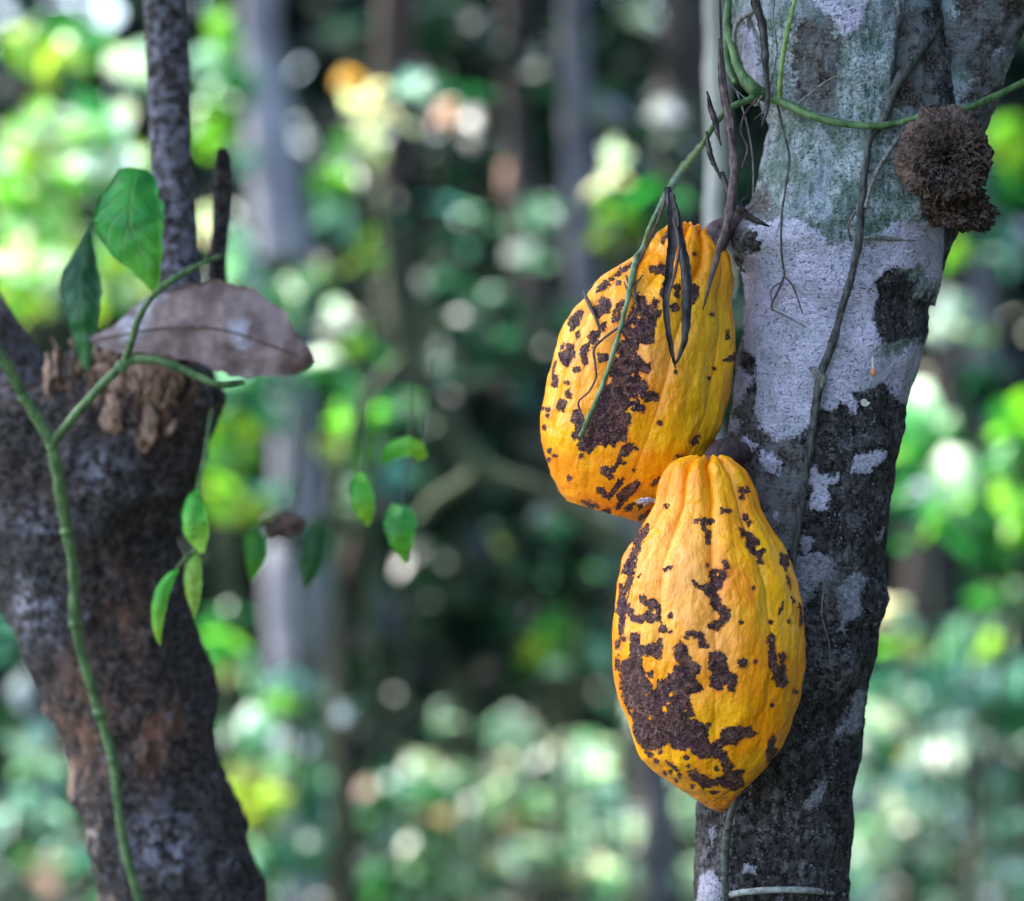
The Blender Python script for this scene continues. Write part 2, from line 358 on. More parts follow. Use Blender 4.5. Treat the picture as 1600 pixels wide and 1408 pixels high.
# short cracks: horizontal flecks on the pale crust, vertical ones lower down
cr1 = m.step(m.noise(280, 4, .6, m.mapv((1, 1, 2.6)), 1.6), .60, .64); cr2 = m.step(m.noise(240, 4, .6, m.mapv((2.6, 2.6, 1)), 1.2), .61, .645)
crk = m.math('MAXIMUM', cr1, cr2)
pale = m.math('MAXIMUM', wm, m.math('MULTIPLY', mm, .7))
c = m.mix(m.math('MULTIPLY', m.math('MULTIPLY', crk, pale), .8), c, (.035, .032, .035))
h = m.math('ADD', m.math('MULTIPLY', m.step(fine, .38, .62), .22), m.math('MULTIPLY', m.step(mid, .38, .62), .30)); h = m.math('SUBTRACT', h, m.math('MULTIPLY', crk, .35)); h = m.math('ADD', h, m.math('MULTIPLY', wm, .30))
rip = m.math('MULTIPLY', m.step(m.noise(330, 4, .6, m.mapv((.6, .6, 2.0)), 1.0), .40, .60), .30)
h = m.math('ADD', h, m.math('MULTIPLY', rip, 1.0))
bark_mat = m.out(c, m.step(wm, 0, 1, .62, .85), m.bump(h, .0022, 1), .22)
mesh_obj('trunk', V, grid_faces(*V.shape[:2]), bark_mat, rt, attrs=dict(white=wA, mint=mA, brown=bA, old=np.clip((py-790)/60, 0, 1)*np.where(py > 1330, .3, .75)*front))
# limb leaving to the upper right
limbB = Body((1425, 420), (1640, -120), [(1340, 470), (1330, 400), (1345, 250), (1400, 100), (1440, 0), (1500, -160), (1640, -420)], [(1470, 470), (1485, 400), (1500, 335), (1520, 270), (1542, 200), (1562, 140), (1582, 90), (1602, 50), (1650, -40), (1720, -160), (1860, -420)], 1.688, .95)
tl = np.linspace(-40, 900, 420); V, T, PH = limbB.build(tl, 240, smooth=9)
dv = V-limbB.ax; dv /= np.linalg.norm(dv, axis=-1)[..., None]
px, py = proj(V)
V = V+dv*(fbm(V*24, 3, 41)*.003+fbm(V*150, 4, 42)*.0012-np.abs(fbm(V*90, 3, 44))*.0015)[..., None]
mA = np.clip((fbm(V*22, 3, 46))*40+9, -20, 20); bA = np.clip(fbm(V*26, 3, 47)*50-14, -20, 20)
mesh_obj('limb', V, grid_faces(*V.shape[:2]), bark_mat, rt, attrs=dict(white=np.full(T.shape, -20.), mint=mA, brown=bA))
# knots
knotm = simple('knot_wood', (.012, .010, .011), (.06, .052, .05), 500, .8, .001)
for kx, ky, r, f in ((1181, 374, 19, 1.), (1309, 1040, 15, .7)):
    y = trunkB.surf(kx, ky); k = S*y/D
    th, fi = np.meshgrid(np.linspace(0.05, np.pi-.05, 50), np.linspace(0, 2*np.pi, 60, endpoint=False), indexing='ij')
    Q = np.stack([np.sin(th)*np.cos(fi), -np.cos(th)*.8, np.sin(th)*np.sin(fi)], -1)
    Q = Q*(1+.16*fbm(Q*3, 4, int(kx))[..., None]-.25*np.exp(-(th/.3)**2)[..., None])
    mesh_obj('knot', np.array(P(kx, ky, y-.006*f))+Q*r*k, grid_faces(50, 60), knotm, rt)
# crown: starts above the frame, shades the two pods
crown = [((x, y, z), (rx, ry, rz), n, .24, [('green', 3), ('mid', 4), ('deep', 3)]) for x, y, z, rx, ry, rz, n in
         ((.1, 2.1, 2.75, 1.3, 1.2, .45, 950), (-.5, 2.5, 2.6, .9, .7, .4, 480), (-.25, 1.9, 2.25, .7, .5, .25, 260), (1.2, 2.2, 2.6, .8, 1.0, .6, 350))]
foliage('crown', crown, rt, LEAFD, .36, .5)
for a, b in (((.34, 1.70, 1.85), (-.4, 2.3, 2.6)), ((.33, 1.68, 1.8), (.2, 1.9, 2.8)), ((.55, 1.69, 1.6), (1.2, 2.1, 2.7))):
    V, F = tube_geo([(*a, .035), (a[0]*.6+b[0]*.4, a[1]*.6+b[1]*.4, a[2]*.5+b[2]*.5, .028), (*b, .015)], 14, 30, .1, 3); mk('bough', V, F, knotm, rt)

# ================================================================== pods
m = NM('ripe_pod_skin')
sc = m.attr('scar'); n_s = m.noise(900, 3, .6); n_m = m.noise(420, 3, .55)
jit = m.math('ADD', m.math('MULTIPLY', m.math('SUBTRACT', n_m, .5), 9.), m.math('MULTIPLY', m.math('SUBTRACT', n_s, .5), 7.))
sd = m.math('ADD', m.math('ADD', sc, jit), .7)
# pin-prick spots, denser where the skin is worn
spk = m.vor(420); spr = m.math('ADD', m.math('MULTIPLY', m.attr('worn'), .17), .062)
pick_ = m.step(m.noise(130, 2, .5), .46, .56)
spot = m.math('MULTIPLY', m.step(m.math('SUBTRACT', spr, spk), -.01, .02), m.math('MAXIMUM', pick_, m.attr('worn')))
big = m.noise(26, 3, .55); y1 = m.mix(m.step(big, .38, .64), (.90, .275, .002), (.95, .42, .004))
y1 = m.mix(m.math('MULTIPLY', m.step(m.noise(60, 4, .65), .50, .72), .5), y1, (.90, .20, .006))
y1 = m.mix(m.math('MULTIPLY', m.attr('peach'), m.step(m.noise(70, 5, .7), .3, .6, .35, .9)), y1, (.93, .37, .07))
y1 = m.mix(m.math('MULTIPLY', m.attr('green'), .42), y1, (.50, .36, .012))
y1 = m.mix(m.math('MULTIPLY', m.step(m.noise(700, 5, .75), .50, .62), .30), y1, (.62, .22, .01))
y1 = m.mix(m.math('MULTIPLY', m.attr('tip'), m.step(m.noise(240, 5, .7), .35, .6, .2, .9)), y1, (.40, .13, .03))
halo = m.step(sd, -5.0, -.4); y1 = m.mix(m.math('MULTIPLY', m.math('MULTIPLY', halo, m.step(m.noise(60, 3, .5), .42, .58)), .6), y1, (.55, .12, .02))
crust = m.mix(m.step(m.noise(260, 5, .75), .42, .60), (.045, .016, .015), (.25, .10, .072))
crust = m.mix(m.step(m.noise(75, 3, .6), .48, .60, 0, .6), crust, (.085, .022, .040))
crust = m.mix(m.math('MULTIPLY', m.step(m.noise(900, 3, .7), .57, .63), .55), crust, (.42, .30, .26))
rim = m.math('SUBTRACT', 1., m.step(sd, .3, 2.2)); crust = m.mix(m.math('MULTIPLY', rim, .75), crust, (.018, .008, .010))
sm = m.step(sd, -.55, .55)
c = m.mix(sm, y1, crust); c = m.mix(m.math('MULTIPLY', spot, .85), c, (.045, .018, .016))
hh = m.math('ADD', m.math('MULTIPLY', m.step(m.noise(520, 3, .5), .35, .65), .07), m.math('MULTIPLY', m.step(m.noise(170, 3, .55, m.mapv((1, 1, .55))), .32, .68), .42))
edge = m.vor(330, 'DISTANCE_TO_EDGE', m.mapv((1, 1, 1)))
hc = m.math('MULTIPLY', m.math('ADD', m.math('ADD', m.math('MULTIPLY', m.step(m.noise(520, 5, .75), .38, .62), .5), m.math('MULTIPLY', m.step(edge, 0, .16), .35)), .35), sm)
nrm = m.bump(hh, .0015, .9); nrm = m.bump(hc, .0015, 1, nrm)
rr = m.mix(sm, (.34, .34, .34), m.mix(m.step(m.noise(300, 3, .6), .48, .55), (.5,)*3, (.10,)*3))
pod_mat = m.out(c, rr, nrm, .32)
stalk_mat = simple('dry_stalk', (.03, .016, .018), (.13, .075, .075), 420, .6, .0012, (1, 1, .6), .4)

A = lambda *p: crop(840, 350, 5, p); B = lambda *p: crop(840, 560, 5, p); Cc = lambda *p: crop(950, 710, 5, p); Dd = lambda *p: crop(950, 990, 5, p)
up = B([(770, -490), (830, -480), (850, -450), (840, -410), (870, -400), (910, -460), (945, -450), (940, -400), (915, -380), (970, -370), (965, -330), (930, -320), (920, -260), (905, -200), (905, -120), (860, -115), (800, -120), (780, -70), (760, -30), (800, -10), (820, 30), (870, 40), (880, 80), (860, 115), (800, 100), (780, 120), (800, 160), (850, 180), (860, 220), (840, 250), (870, 270), (900, 250), (940, 280), (940, 330), (890, 330), (850, 340), (810, 310), (800, 270), (780, 300), (800, 350), (840, 380), (835, 420), (800, 415), (760, 410), (730, 400), (740, 360), (700, 400), (680, 420), (725, 440), (725, 510), (700, 530), (690, 580), (690, 650), (640, 640), (600, 690), (550, 660), (530, 690), (490, 660), (460, 690), (400, 740), (370, 720), (330, 720), (320, 680), (350, 630), (290, 640), (270, 600), (310, 560), (270, 480), (280, 410), (320, 400), (345, 450), (370, 500), (400, 430), (450, 340), (490, 290), (510, 220), (570, 210), (590, 160), (560, 120), (600, 40), (620, -20), (600, -60), (640, -130), (690, -150), (660, -200), (650, -250), (700, -300), (720, -330), (740, -400), (760, -450)],
     [(150, 370), (180, 320), (215, 320), (225, 370), (205, 415), (160, 400)], [(645, 720), (700, 665), (740, 670), (780, 710), (730, 720), (690, 770), (650, 760)], [(600, 850), (620, 790), (640, 750), (655, 790), (620, 850)],
     [(495, 860), (530, 840), (600, 850), (605, 880), (580, 900), (590, 940), (550, 950), (540, 920), (500, 900)], [(600, 1010), (640, 940), (670, 940), (650, 1000), (600, 1050), (560, 1100), (545, 1080)],
     [(620, 1060), (700, 1000), (780, 960), (795, 980), (760, 1040), (720, 1070), (680, 1120), (640, 1190), (620, 1170), (640, 1110)], [(465, 1015), (510, 1015), (540, 1060), (530, 1080), (480, 1050)],
     [(350, 1115), (400, 1120), (460, 1140), (470, 1170), (400, 1160)], [(470, 1200), (560, 1180), (570, 1210), (510, 1260), (470, 1240)], [(680, 1170), (760, 1130), (750, 1170), (700, 1200)], [(785, 1150), (830, 1150), (800, 1180)],
     [(800, 1240), (880, 1190), (860, 1230), (800, 1260)], [(880, 990), (920, 930), (950, 930), (960, 960), (900, 985)], [(1065, 790), (1100, 757), (1150, 778), (1130, 812), (1080, 822)], [(1188, 655), (1255, 597), (1248, 650), (1210, 678)],
     disc(85, 400, 16), disc(58, 542, 14), disc(345, 765, 14), disc(245, 940, 19), disc(757, 870, 12), disc(230, 192, 12), disc(45, 395, 10), disc(85, 450, 12), disc(90, 790, 14), disc(95, 725, 18), disc(145, 760, 10), disc(675, 815, 10), disc(950, 505, 12))
up += A([(465, 540), (480, 490), (530, 440), (560, 470), (520, 510)], [(558, 422), (590, 400), (592, 440), (565, 447)], [(595, 405), (650, 340), (700, 330), (702, 360), (640, 400)], [(690, 345), (742, 303), (735, 335)],
        [(445, 650), (480, 640), (490, 590), (520, 575), (560, 600), (575, 650), (570, 690), (530, 700), (490, 730), (450, 710)], [(240, 790), (260, 730), (320, 680), (350, 680), (330, 740), (300, 800), (260, 835), (245, 820)],
        [(300, 850), (320, 835), (340, 870), (320, 905), (300, 880)], [(400, 880), (440, 840), (490, 840), (470, 920), (440, 970), (410, 930)], [(350, 970), (380, 940), (415, 940), (410, 980), (390, 1010), (385, 1090), (360, 1105), (355, 1060), (335, 1020)],
        [(170, 1010), (210, 1000), (240, 940), (290, 950), (295, 1000), (280, 1050), (235, 1110), (205, 1080), (175, 1040)], [(288, 1120), (328, 1115), (328, 1152), (292, 1157)], [(125, 1180), (150, 1190), (160, 1230), (150, 1270), (115, 1265), (125, 1230)],
        [(210, 1310), (240, 1295), (260, 1315), (255, 1360), (220, 1360)], [(870, 345), (915, 333), (912, 367), (882, 372)], [(910, 390), (960, 295), (1000, 345), (1010, 400), (1000, 420), (960, 380)], [(960, 540), (985, 450), (1000, 560), (985, 590)],
        [(1188, 500), (1220, 470), (1250, 490), (1252, 560), (1215, 620), (1190, 600)], [(1040, 640), (1090, 620), (1105, 650), (1090, 680), (1050, 683)], [(1060, 490), (1110, 470), (1115, 540), (1095, 575), (1070, 540)],
        [(590, 720), (630, 680), (690, 620), (710, 590), (650, 600), (600, 670)], [(585, 740), (640, 690), (645, 760), (600, 775)], [(480, 1020), (540, 1015), (552, 1060), (500, 1085), (472, 1050)], [(500, 800), (540, 770), (530, 830), (500, 840)],
        [(1468, 840), (1492, 828), (1495, 895), (1472, 895)], [(1450, 1070), (1540, 995), (1545, 1060)], [(972, 135), (1008, 65), (1018, 90), (985, 152)], [(125, 1100), (145, 1080), (120, 1170), (112, 1150)], [(185, 960), (210, 935), (205, 970), (190, 980)],
        disc(1230, 238, 10), disc(1380, 1130, 10), disc(1348, 1205, 10), disc(628, 462, 16), disc(1080, 1160, 9), disc(1360, 705, 8))
uph = B(disc(738, 130, 22), disc(738, 315, 24), disc(760, 275, 12), disc(715, 325, 14), disc(380, 605, 12))+A(disc(760, 640, 24), disc(745, 800, 20), disc(795, 730, 26), disc(620, 1030, 22))
lo = Cc([(670, 510), (760, 500), (830, 515), (820, 540), (750, 545), (770, 590), (800, 600), (800, 700), (770, 690), (765, 610), (730, 570), (720, 530), (675, 535)], [(880, 415), (910, 430), (965, 435), (955, 455), (905, 445), (885, 465)],
        [(1030, 260), (1090, 260), (1110, 290), (1070, 300), (1065, 345), (1035, 340), (1040, 300)], [(1060, 470), (1085, 470), (1090, 520), (1122, 530), (1100, 550), (1070, 510)],
        [(1040, 580), (1090, 610), (1120, 620), (1180, 670), (1190, 700), (1150, 725), (1160, 770), (1220, 735), (1225, 750), (1200, 775), (1210, 850), (1175, 845), (1160, 800), (1110, 760), (1090, 700), (1100, 650), (1050, 640)],
        [(895, 825), (920, 830), (945, 880), (900, 920), (935, 945), (890, 1000), (885, 1040), (840, 1080), (880, 1130), (885, 1180), (950, 1215), (945, 1290), (900, 1340), (850, 1375), (785, 1350), (790, 1330), (870, 1290), (875, 1240), (820, 1220), (800, 1120), (740, 1060), (680, 1030), (655, 985), (740, 1030), (790, 1010), (805, 920), (830, 900), (870, 910), (920, 890), (900, 850)],
        [(445, 895), (480, 875), (505, 878), (490, 897), (450, 908)],
        [(310, 540), (320, 580), (260, 700), (220, 800), (205, 880), (190, 960), (170, 1040), (150, 1100), (150, 1160), (190, 1220), (210, 1270), (270, 1260), (320, 1210), (300, 1180), (260, 1160), (250, 1110), (280, 1095), (300, 1140), (360, 1140), (405, 1180), (410, 1290), (340, 1310), (240, 1310), (190, 1300), (160, 1240), (140, 1230), (130, 1290), (120, 1400), (100, 1400), (90, 1310), (100, 1260), (60, 1230), (75, 1150), (95, 1080), (100, 1010), (130, 1040), (160, 930), (115, 930), (150, 840), (200, 740), (210, 660), (260, 590)],
        [(415, 1310), (440, 1340), (457, 1390), (395, 1390)], [(610, 1400), (640, 1370), (690, 1380), (740, 1390), (740, 1430), (790, 1510), (720, 1510), (700, 1430), (660, 1430), (640, 1410), (620, 1440), (600, 1430)],
        [(1350, 770), (1400, 800), (1410, 870), (1390, 910), (1350, 850)], [(1395, 940), (1430, 980), (1430, 1050), (1400, 1010)], [(1438, 1115), (1458, 1150), (1440, 1163)], [(1338, 1250), (1350, 1190), (1375, 1150), (1365, 1210)],
        disc(460, 406, 15), disc(1412, 1307, 12), disc(1268, 1312, 10), [(1015, 1310), (1055, 1306), (1040, 1326)], [(1490, 1170), (1512, 1300), (1500, 1350)], [(240, 955), (258, 932), (250, 958)], disc(485, 1385, 10), disc(775, 870, 8), disc(490, 1260, 20), disc(1140, 1045, 7))
lo += Dd([(180, 0), (240, 0), (245, 90), (290, 110), (350, 80), (390, 80), (400, 40), (415, 50), (415, 200), (390, 200), (370, 170), (310, 180), (260, 160), (260, 240), (280, 310), (330, 380), (360, 440), (390, 430), (395, 360), (440, 360), (460, 330), (520, 300), (515, 250), (550, 240), (520, 180), (510, 110), (560, 65), (610, 100), (620, 160), (660, 210), (720, 260), (710, 310), (670, 350), (690, 380), (745, 430), (690, 470), (640, 470), (640, 540), (660, 610), (690, 650), (640, 660), (700, 680), (760, 710), (805, 700), (780, 740), (780, 800), (790, 870), (830, 850), (880, 820), (880, 760), (930, 740), (1010, 720), (1060, 740), (1110, 725), (1125, 770), (1160, 780), (1110, 810), (1060, 810), (1000, 860), (930, 860), (860, 900), (920, 930), (930, 980), (980, 1030), (960, 1060), (905, 1070), (900, 1030), (870, 980), (800, 960), (720, 970), (670, 940), (640, 900), (560, 910), (500, 890), (480, 840), (430, 880), (340, 910), (280, 890), (230, 840), (210, 760), (190, 690), (150, 620), (120, 520), (100, 400), (95, 280), (110, 220), (170, 190), (180, 100)],
         [(55, 70), (90, 55), (95, 120), (60, 120)], [(55, 200), (80, 170), (80, 230), (90, 290), (60, 280)], [(305, 310), (360, 285), (350, 340), (320, 342)],
         [(800, 150), (840, 130), (900, 155), (930, 200), (935, 300), (1000, 330), (1005, 370), (990, 450), (940, 440), (930, 390), (890, 400), (890, 440), (850, 440), (805, 410), (800, 340), (820, 300), (790, 270)],
         [(1018, 230), (1040, 197), (1080, 213), (1078, 262), (1028, 257)], disc(1148, 220, 11), disc(1285, 560, 13), disc(1470, 452, 11),
         [(1240, 60), (1270, 5), (1300, 20), (1300, 100), (1310, 170), (1300, 230), (1340, 260), (1350, 210), (1335, 160), (1370, 145), (1405, 180), (1375, 230), (1405, 280), (1400, 340), (1415, 380), (1390, 425), (1330, 415), (1320, 370), (1285, 360), (1280, 290), (1250, 250), (1260, 120)],
         [(1240, 850), (1280, 785), (1305, 820), (1280, 880), (1290, 910), (1320, 900), (1300, 950), (1250, 1005), (1225, 920)],
         [(620, 1080), (680, 1065), (700, 1100), (780, 1120), (780, 1150), (840, 1140), (900, 1110), (920, 1070), (980, 1075), (1060, 1070), (1040, 1120), (1060, 1190), (980, 1225), (900, 1200), (880, 1170), (800, 1200), (750, 1210), (700, 1160), (640, 1120)],
         [(455, 1000), (500, 1010), (570, 1070), (550, 1080), (490, 1030)], [(798, 1240), (865, 1233), (820, 1250)], disc(610, 970, 16), disc(850, 1055, 14), disc(400, 920, 16), disc(485, 1082, 14), disc(625, 1035, 14), disc(130, 40, 18), disc(330, 950, 14), disc(370, 1000, 16), disc(440, 1090, 14), disc(300, 930, 12), disc(560, 1110, 14), disc(660, 1195, 14), disc(520, 1150, 10))
loh = Dd(disc(493, 478, 26), disc(445, 590, 30), disc(330, 662, 22), disc(300, 480, 17), disc(180, 600, 18), disc(150, 465, 10), disc(468, 545, 16), disc(335, 470, 12), disc(600, 605, 16))+Cc(disc(355, 1232, 22), disc(860, 945, 18))

def pod(name, label, body, spans, scars, holes, phi0, amp, nth, nt, fns, seedn):
    t0, t1 = spans
    a = (1-np.cos(np.linspace(0, np.pi, nt)))/2; ts = t0+(t1-t0)*(a*.5+np.linspace(0, 1, nt)*.5)
    def prof(T, PH):
        s_ = (T-t0)/(t1-t0); am = amp[0]*np.exp(-(np.maximum(s_, 0)/.20)**1.6)+amp[1]*(1-s_)**.5*(s_ > -1)
        lob = np.abs(np.sin(5*(PH-phi0)))**.55
        lob2 = .22*np.abs(np.sin(10*(PH-phi0)))**.8
        alt = 1+.35*np.cos(5*(PH-phi0)+.8)
        return 1+am*(lob-.78)*alt+am*.4*(lob2-.25)
    V, T, PH = body.build(ts, nth, prof, smooth=25)
    dv = V-body.ax; nn = np.linalg.norm(dv, axis=-1)[..., None]; dv = dv/np.maximum(nn, 1e-6)
    s_ = (T-t0)/(t1-t0)
    V[..., 2] += (np.abs(np.sin(5*(PH-phi0)))**.7-.5)*np.exp(-(np.maximum(s_-.01, 0)/.05)**2)*.0045
    px, py = proj(V); ok = np.abs(PH) < 1.75
    sd = sdf_union(px, py, ok, scars, 14, holes)
    nb = fbm(V*55, 3, seedn); sd = np.where(ok, sd, np.clip((nb-.55)*40, -14, 14))
    V = V+dv*(fbm(V*np.array([85, 85, 60]), 3, seedn+3)*.0010+fbm(V*np.array([240, 240, 130]), 2, seedn+9)*.00034+np.clip((sd+1)/4, 0, 1)*(.0003+.0005*fbm(V*600, 3, seedn+5)))[..., None]*np.clip(nn/.012, 0, 1)
    s_ = (T-t0)/(t1-t0)
    at = {k: f(px, py, s_) for k, f in fns.items()}; at['scar'] = sd
    k = S*body.Yc/D; c = P(body.top[0], body.top[1], body.Yc)
    root = empty('cacao_pod', c, label, 'cacao pod', 'ripe cacao pods')
    mesh_obj('husk', V, grid_faces(*V.shape[:2]), pod_mat, root, attrs=at)
    return root
g = lambda x, y, X, Y, a, b: np.exp(-((X-x)/a)**2-((Y-y)/b)**2)
upB = Body((1090, 362), (957, 822), [(1070, 356), (1050, 352), (1038, 360), (1026, 366), (1012, 380), (1004, 392), (988, 402), (968, 414), (944, 430), (918, 458), (894, 484), (878, 516), (866, 550), (856, 586), (849, 620), (845, 650), (845, 676), (852, 712), (862, 744), (874, 770), (892, 790), (910, 800), (924, 813), (936, 820), (950, 824)],
           [(1112, 368), (1128, 386), (1140, 404), (1146, 434), (1144, 474), (1150, 520), (1148, 570), (1140, 624), (1126, 670), (1108, 712), (1084, 748), (1058, 778), (1032, 800), (1010, 812), (985, 821), (965, 823)], 1.652, .9)
upod = pod('upper', 'upper tilted yellow pod behind hanging dead leaves, scarred by one long brown streak', upB, (-4, 461), up, uph, math.radians(14), (.20, .075), 640, 700,
    dict(worn=lambda x, y, s: .5*g(850, 690, x, y, 22, 110)+.4*np.clip((s-.8)*4, 0, 1), peach=lambda x, y, s: g(1010, 560, x, y, 50, 40)+g(990, 470, x, y, 50, 30)*.6, green=lambda x, y, s: g(1075, 580, x, y, 26, 110)+g(1120, 470, x, y, 30, 90)+g(1110, 650, x, y, 30, 60)*.7,
         tip=lambda x, y, s: np.clip((s-.93)*8, 0, 1)*.5), 61)
loL = [(1085, 718), (1062, 722), (1050, 728), (1043, 738), (1036, 752), (1032, 770), (1028, 790), (1012, 816), (990, 846), (974, 876), (967, 910), (962, 950), (957, 990), (957, 1020), (962, 1060), (968, 1100), (980, 1126), (991, 1162), (1002, 1184), (1026, 1208), (1054, 1228), (1080, 1244), (1098, 1256), (1110, 1264), (1122, 1268)]
loR = [(1125, 717), (1140, 720), (1150, 728), (1162, 738), (1172, 752), (1180, 770), (1187, 796), (1198, 816), (1216, 844), (1232, 874), (1246, 910), (1252, 950), (1256, 986), (1258, 1010), (1255, 1050), (1248, 1090), (1238, 1128), (1224, 1164), (1202, 1192), (1176, 1220), (1156, 1236), (1146, 1250), (1138, 1262), (1128, 1268)]
loB = Body((1108, 717), (1108.001, 1268), loL, loR, 1.612, .86)
lpod = pod('lower', 'lower upright orange pod with purple brown crust over its lower left side', loB, (0, 551), lo, loh, math.radians(1), (.20, .064), 660, 800,
    dict(worn=lambda x, y, s: np.clip((s-.82)*5, 0, 1)*np.clip((1140-x)/60, 0, 1)+.15, peach=lambda x, y, s: g(1060, 920, x, y, 50, 100)+g(1120, 1000, x, y, 36, 60)+g(1080, 870, x, y, 40, 60)*.5, green=lambda x, y, s: g(1188+(y-900)*.06, 940, x, y, 9, 120)+g(1235, 1100, x, y, 18, 80)*.8+g(1155, 770, x, y, 5, 40)*.8,
         tip=lambda x, y, s: np.clip((s-.86)*7, 0, 1)), 77)
# stalks
def px_tube(pts, n=None, seg=12, rough=0., seed=0, flat=1., twist=0.):
    return tube_geo([(*P(x, y, Y), r*S*Y/D) for x, y, Y, r in pts], seg, n, rough, seed, flat, twist)
V, F = px_tube([(1108, 398, 1.650, 14), (1114, 386, 1.648, 21), (1122, 366, 1.648, 24), (1140, 352, 1.655, 20), (1175, 345, 1.672, 22)], 40, 22, .30, 5); mk('stalk', V, F, stalk_mat, upod)
V, F = px_tube([(1108, 740, 1.612, 16), (1116, 724, 1.618, 21), (1126, 710, 1.628, 23), (1140, 706, 1.640, 22), (1160, 708, 1.655, 18)], 40, 24, .16, 6); mk('stalk', V, F, stalk_mat, lpod)

# ================================================================== vines, roots and dead leaves around the focused trunk
vine_green = simple('green_vine_skin', (.03, .07, .02), (.10, .175, .06), 220, .6, .0006, (1, 1, .4))
vine_dark = simple('dark_vine_bark', (.016, .017, .014), (.085, .085, .075), 420, .75, .0009, (1, 1, .4))
vine_grey = simple('grey_root_bark', (.07, .065, .055), (.24, .23, .21), 500, .85, .0008, (1, 1, .5))
twig_brown = simple('brown_twig_bark', (.035, .02, .018), (.13, .085, .075), 420, .7, .0010, (1, 1, .4))
dead_dark = simple('dead_black_leaf', (.006, .005, .005), (.040, .030, .027), 380, .5, .0012, (1, 1, .3), .35)
dead_brown = simple('dead_brown_leaf', (.05, .03, .026), (.16, .10, .09), 300, .65, .001, (1, 1, .5))
def sY(px, py, off=.003):
    ys = [9.]
    if 1130 < px < 1510: ys.append(trunkB.surf(px, py))
    if (px-1480)**2 < 120**2 and py < 330: ys.append(limbB.surf(px, py))
    return min(ys)-off if min(ys) < 8 else 1.655
def upY(px, py, off=.003): return upB.surf(px, py, off)
def on(pts, f=sY, off=.003): return [(x, y, f(x, y, off), r) for x, y, r in pts]
def vine(name, label, cat, pts, mat, n=None, rough=.15, seg=12, seed=1, group=None, extra=(), flat=1., twist=0.):
    r0 = None
    V, F = px_tube(pts, n or max(20, len(pts)*8), seg, rough, seed, flat, twist); o = mk(name, V, F, mat); tag(o, label, cat, group)
    for k, (nm, p, mt) in enumerate(extra):
        V, F = px_tube(p, max(16, len(p)*7), 10, .12, seed+k+3); mk(nm, V, F, mt, o)
    return o
nY = 1.628
vine('green_vine', 'moss green vine stem looped across the pale trunk below its fork', 'vine',
     [(1142, -30, 1.672, 6), (1136, 40, 1.668, 5.6), (1146, 80, 1.660, 6.4), (1156, 110, 1.655, 9), (1176, 138, 1.648, 11), (1206, 152, sY(1206, 152, .006), 9), (1240, 168, sY(1240, 168, .006), 6.4), (1270, 182, sY(1270, 182, .006), 6.4), (1310, 192, sY(1310, 192, .006), 6), (1360, 197, sY(1360, 197, .007), 6), (1400, 193, sY(1400, 193, .008), 5.6),
      (1440, 182, 1.618, 5.6), (1500, 172, 1.622, 5.6), (1535, 160, 1.63, 5.6), (1570, 143, 1.64, 5.6), (1640, 108, 1.65, 5.6)], vine_green, 160, .16,
     extra=[('shoot', [(1182, 150, 1.648, 5), (1165, 158, 1.646, 5), (1148, 165, 1.645, 5), (1128, 180, 1.645, 5), (1110, 205, 1.65, 4.5), (1098, 226, 1.66, 4)], vine_green),
            ('shoot', [(1146, 80, 1.664, 4), (1150, 40, 1.66, 4), (1164, 25, 1.655, 4), (1190, 10, 1.65, 4), (1206, -10, 1.65, 4)], vine_grey),
            ('shoot', [(1150, 130, 1.664, 5), (1138, 100, 1.67, 6), (1135, 60, 1.67, 5), (1140, 20, 1.67, 4)], vine_green)])
vine('green_tendril', 'thin bright green upright tendril beside the brown bark patch', 'vine', on([(1219, 156, 4), (1219, 130, 4), (1222, 100, 3.6), (1230, 50, 3.6), (1236, 25, 3.4), (1246, -20, 3.2)], off=.004), simple('fresh_tendril', (.10, .18, .04), (.22, .32, .10), 200), 40)
vine('dark_vine', 'long dark vine stem running down the white lichen of the focused trunk', 'vine',
     on([(1486, -30, 6), (1478, 10, 7), (1455, 55, 8), (1425, 95, 8), (1400, 135, 8), (1388, 165, 7), (1376, 195, 7), (1360, 215, 6), (1353, 255, 6), (1346, 320, 6), (1342, 375, 6), (1331, 430, 6), (1312, 495, 6), (1298, 545, 6.5), (1284, 580, 7), (1276, 625, 6.5), (1266, 700, 6), (1253, 780, 6), (1243, 850, 5), (1232, 930, 4)]), vine_dark, 240, .2,
     extra=[('rootlet', on([(1420, 190, 4), (1402, 216, 4), (1380, 250, 3.5), (1362, 285, 3.5), (1352, 325, 3)], off=.004), vine_grey), ('node', on([(1264, 574, 2), (1274, 581, 6), (1284, 590, 8), (1284, 606, 4)], off=.004), vine_grey)])
vine('dark_vine', 'short dark vine emerging below the tip of the lower pod', 'vine', on([(1170, 1215, 4), (1150, 1250, 5), (1138, 1290, 6), (1133, 1340, 6), (1133, 1420, 6), (1130, 1500, 6)], off=.004), vine_green and simple('olive_dark_bark', (.02, .022, .018), (.09, .10, .085), 400), 60)
vine('twine', 'pale grey tendril wrapped across the trunk at the bottom edge', 'tendril', on([(1128, 1404, 4), (1150, 1396, 5), (1200, 1391, 5), (1260, 1391, 5), (1318, 1398, 4)], off=.005), simple('pale_tendril', (.16, .17, .15), (.34, .35, .32), 300), 60)
vine('twig', 'thin horizontal twig crossing the trunk to its right edge', 'twig', on([(1346, 372, 2.5), (1368, 371, 3), (1400, 374, 3.4), (1440, 378, 3.4), (1478, 381, 3)], off=.003), vine_grey, 40)
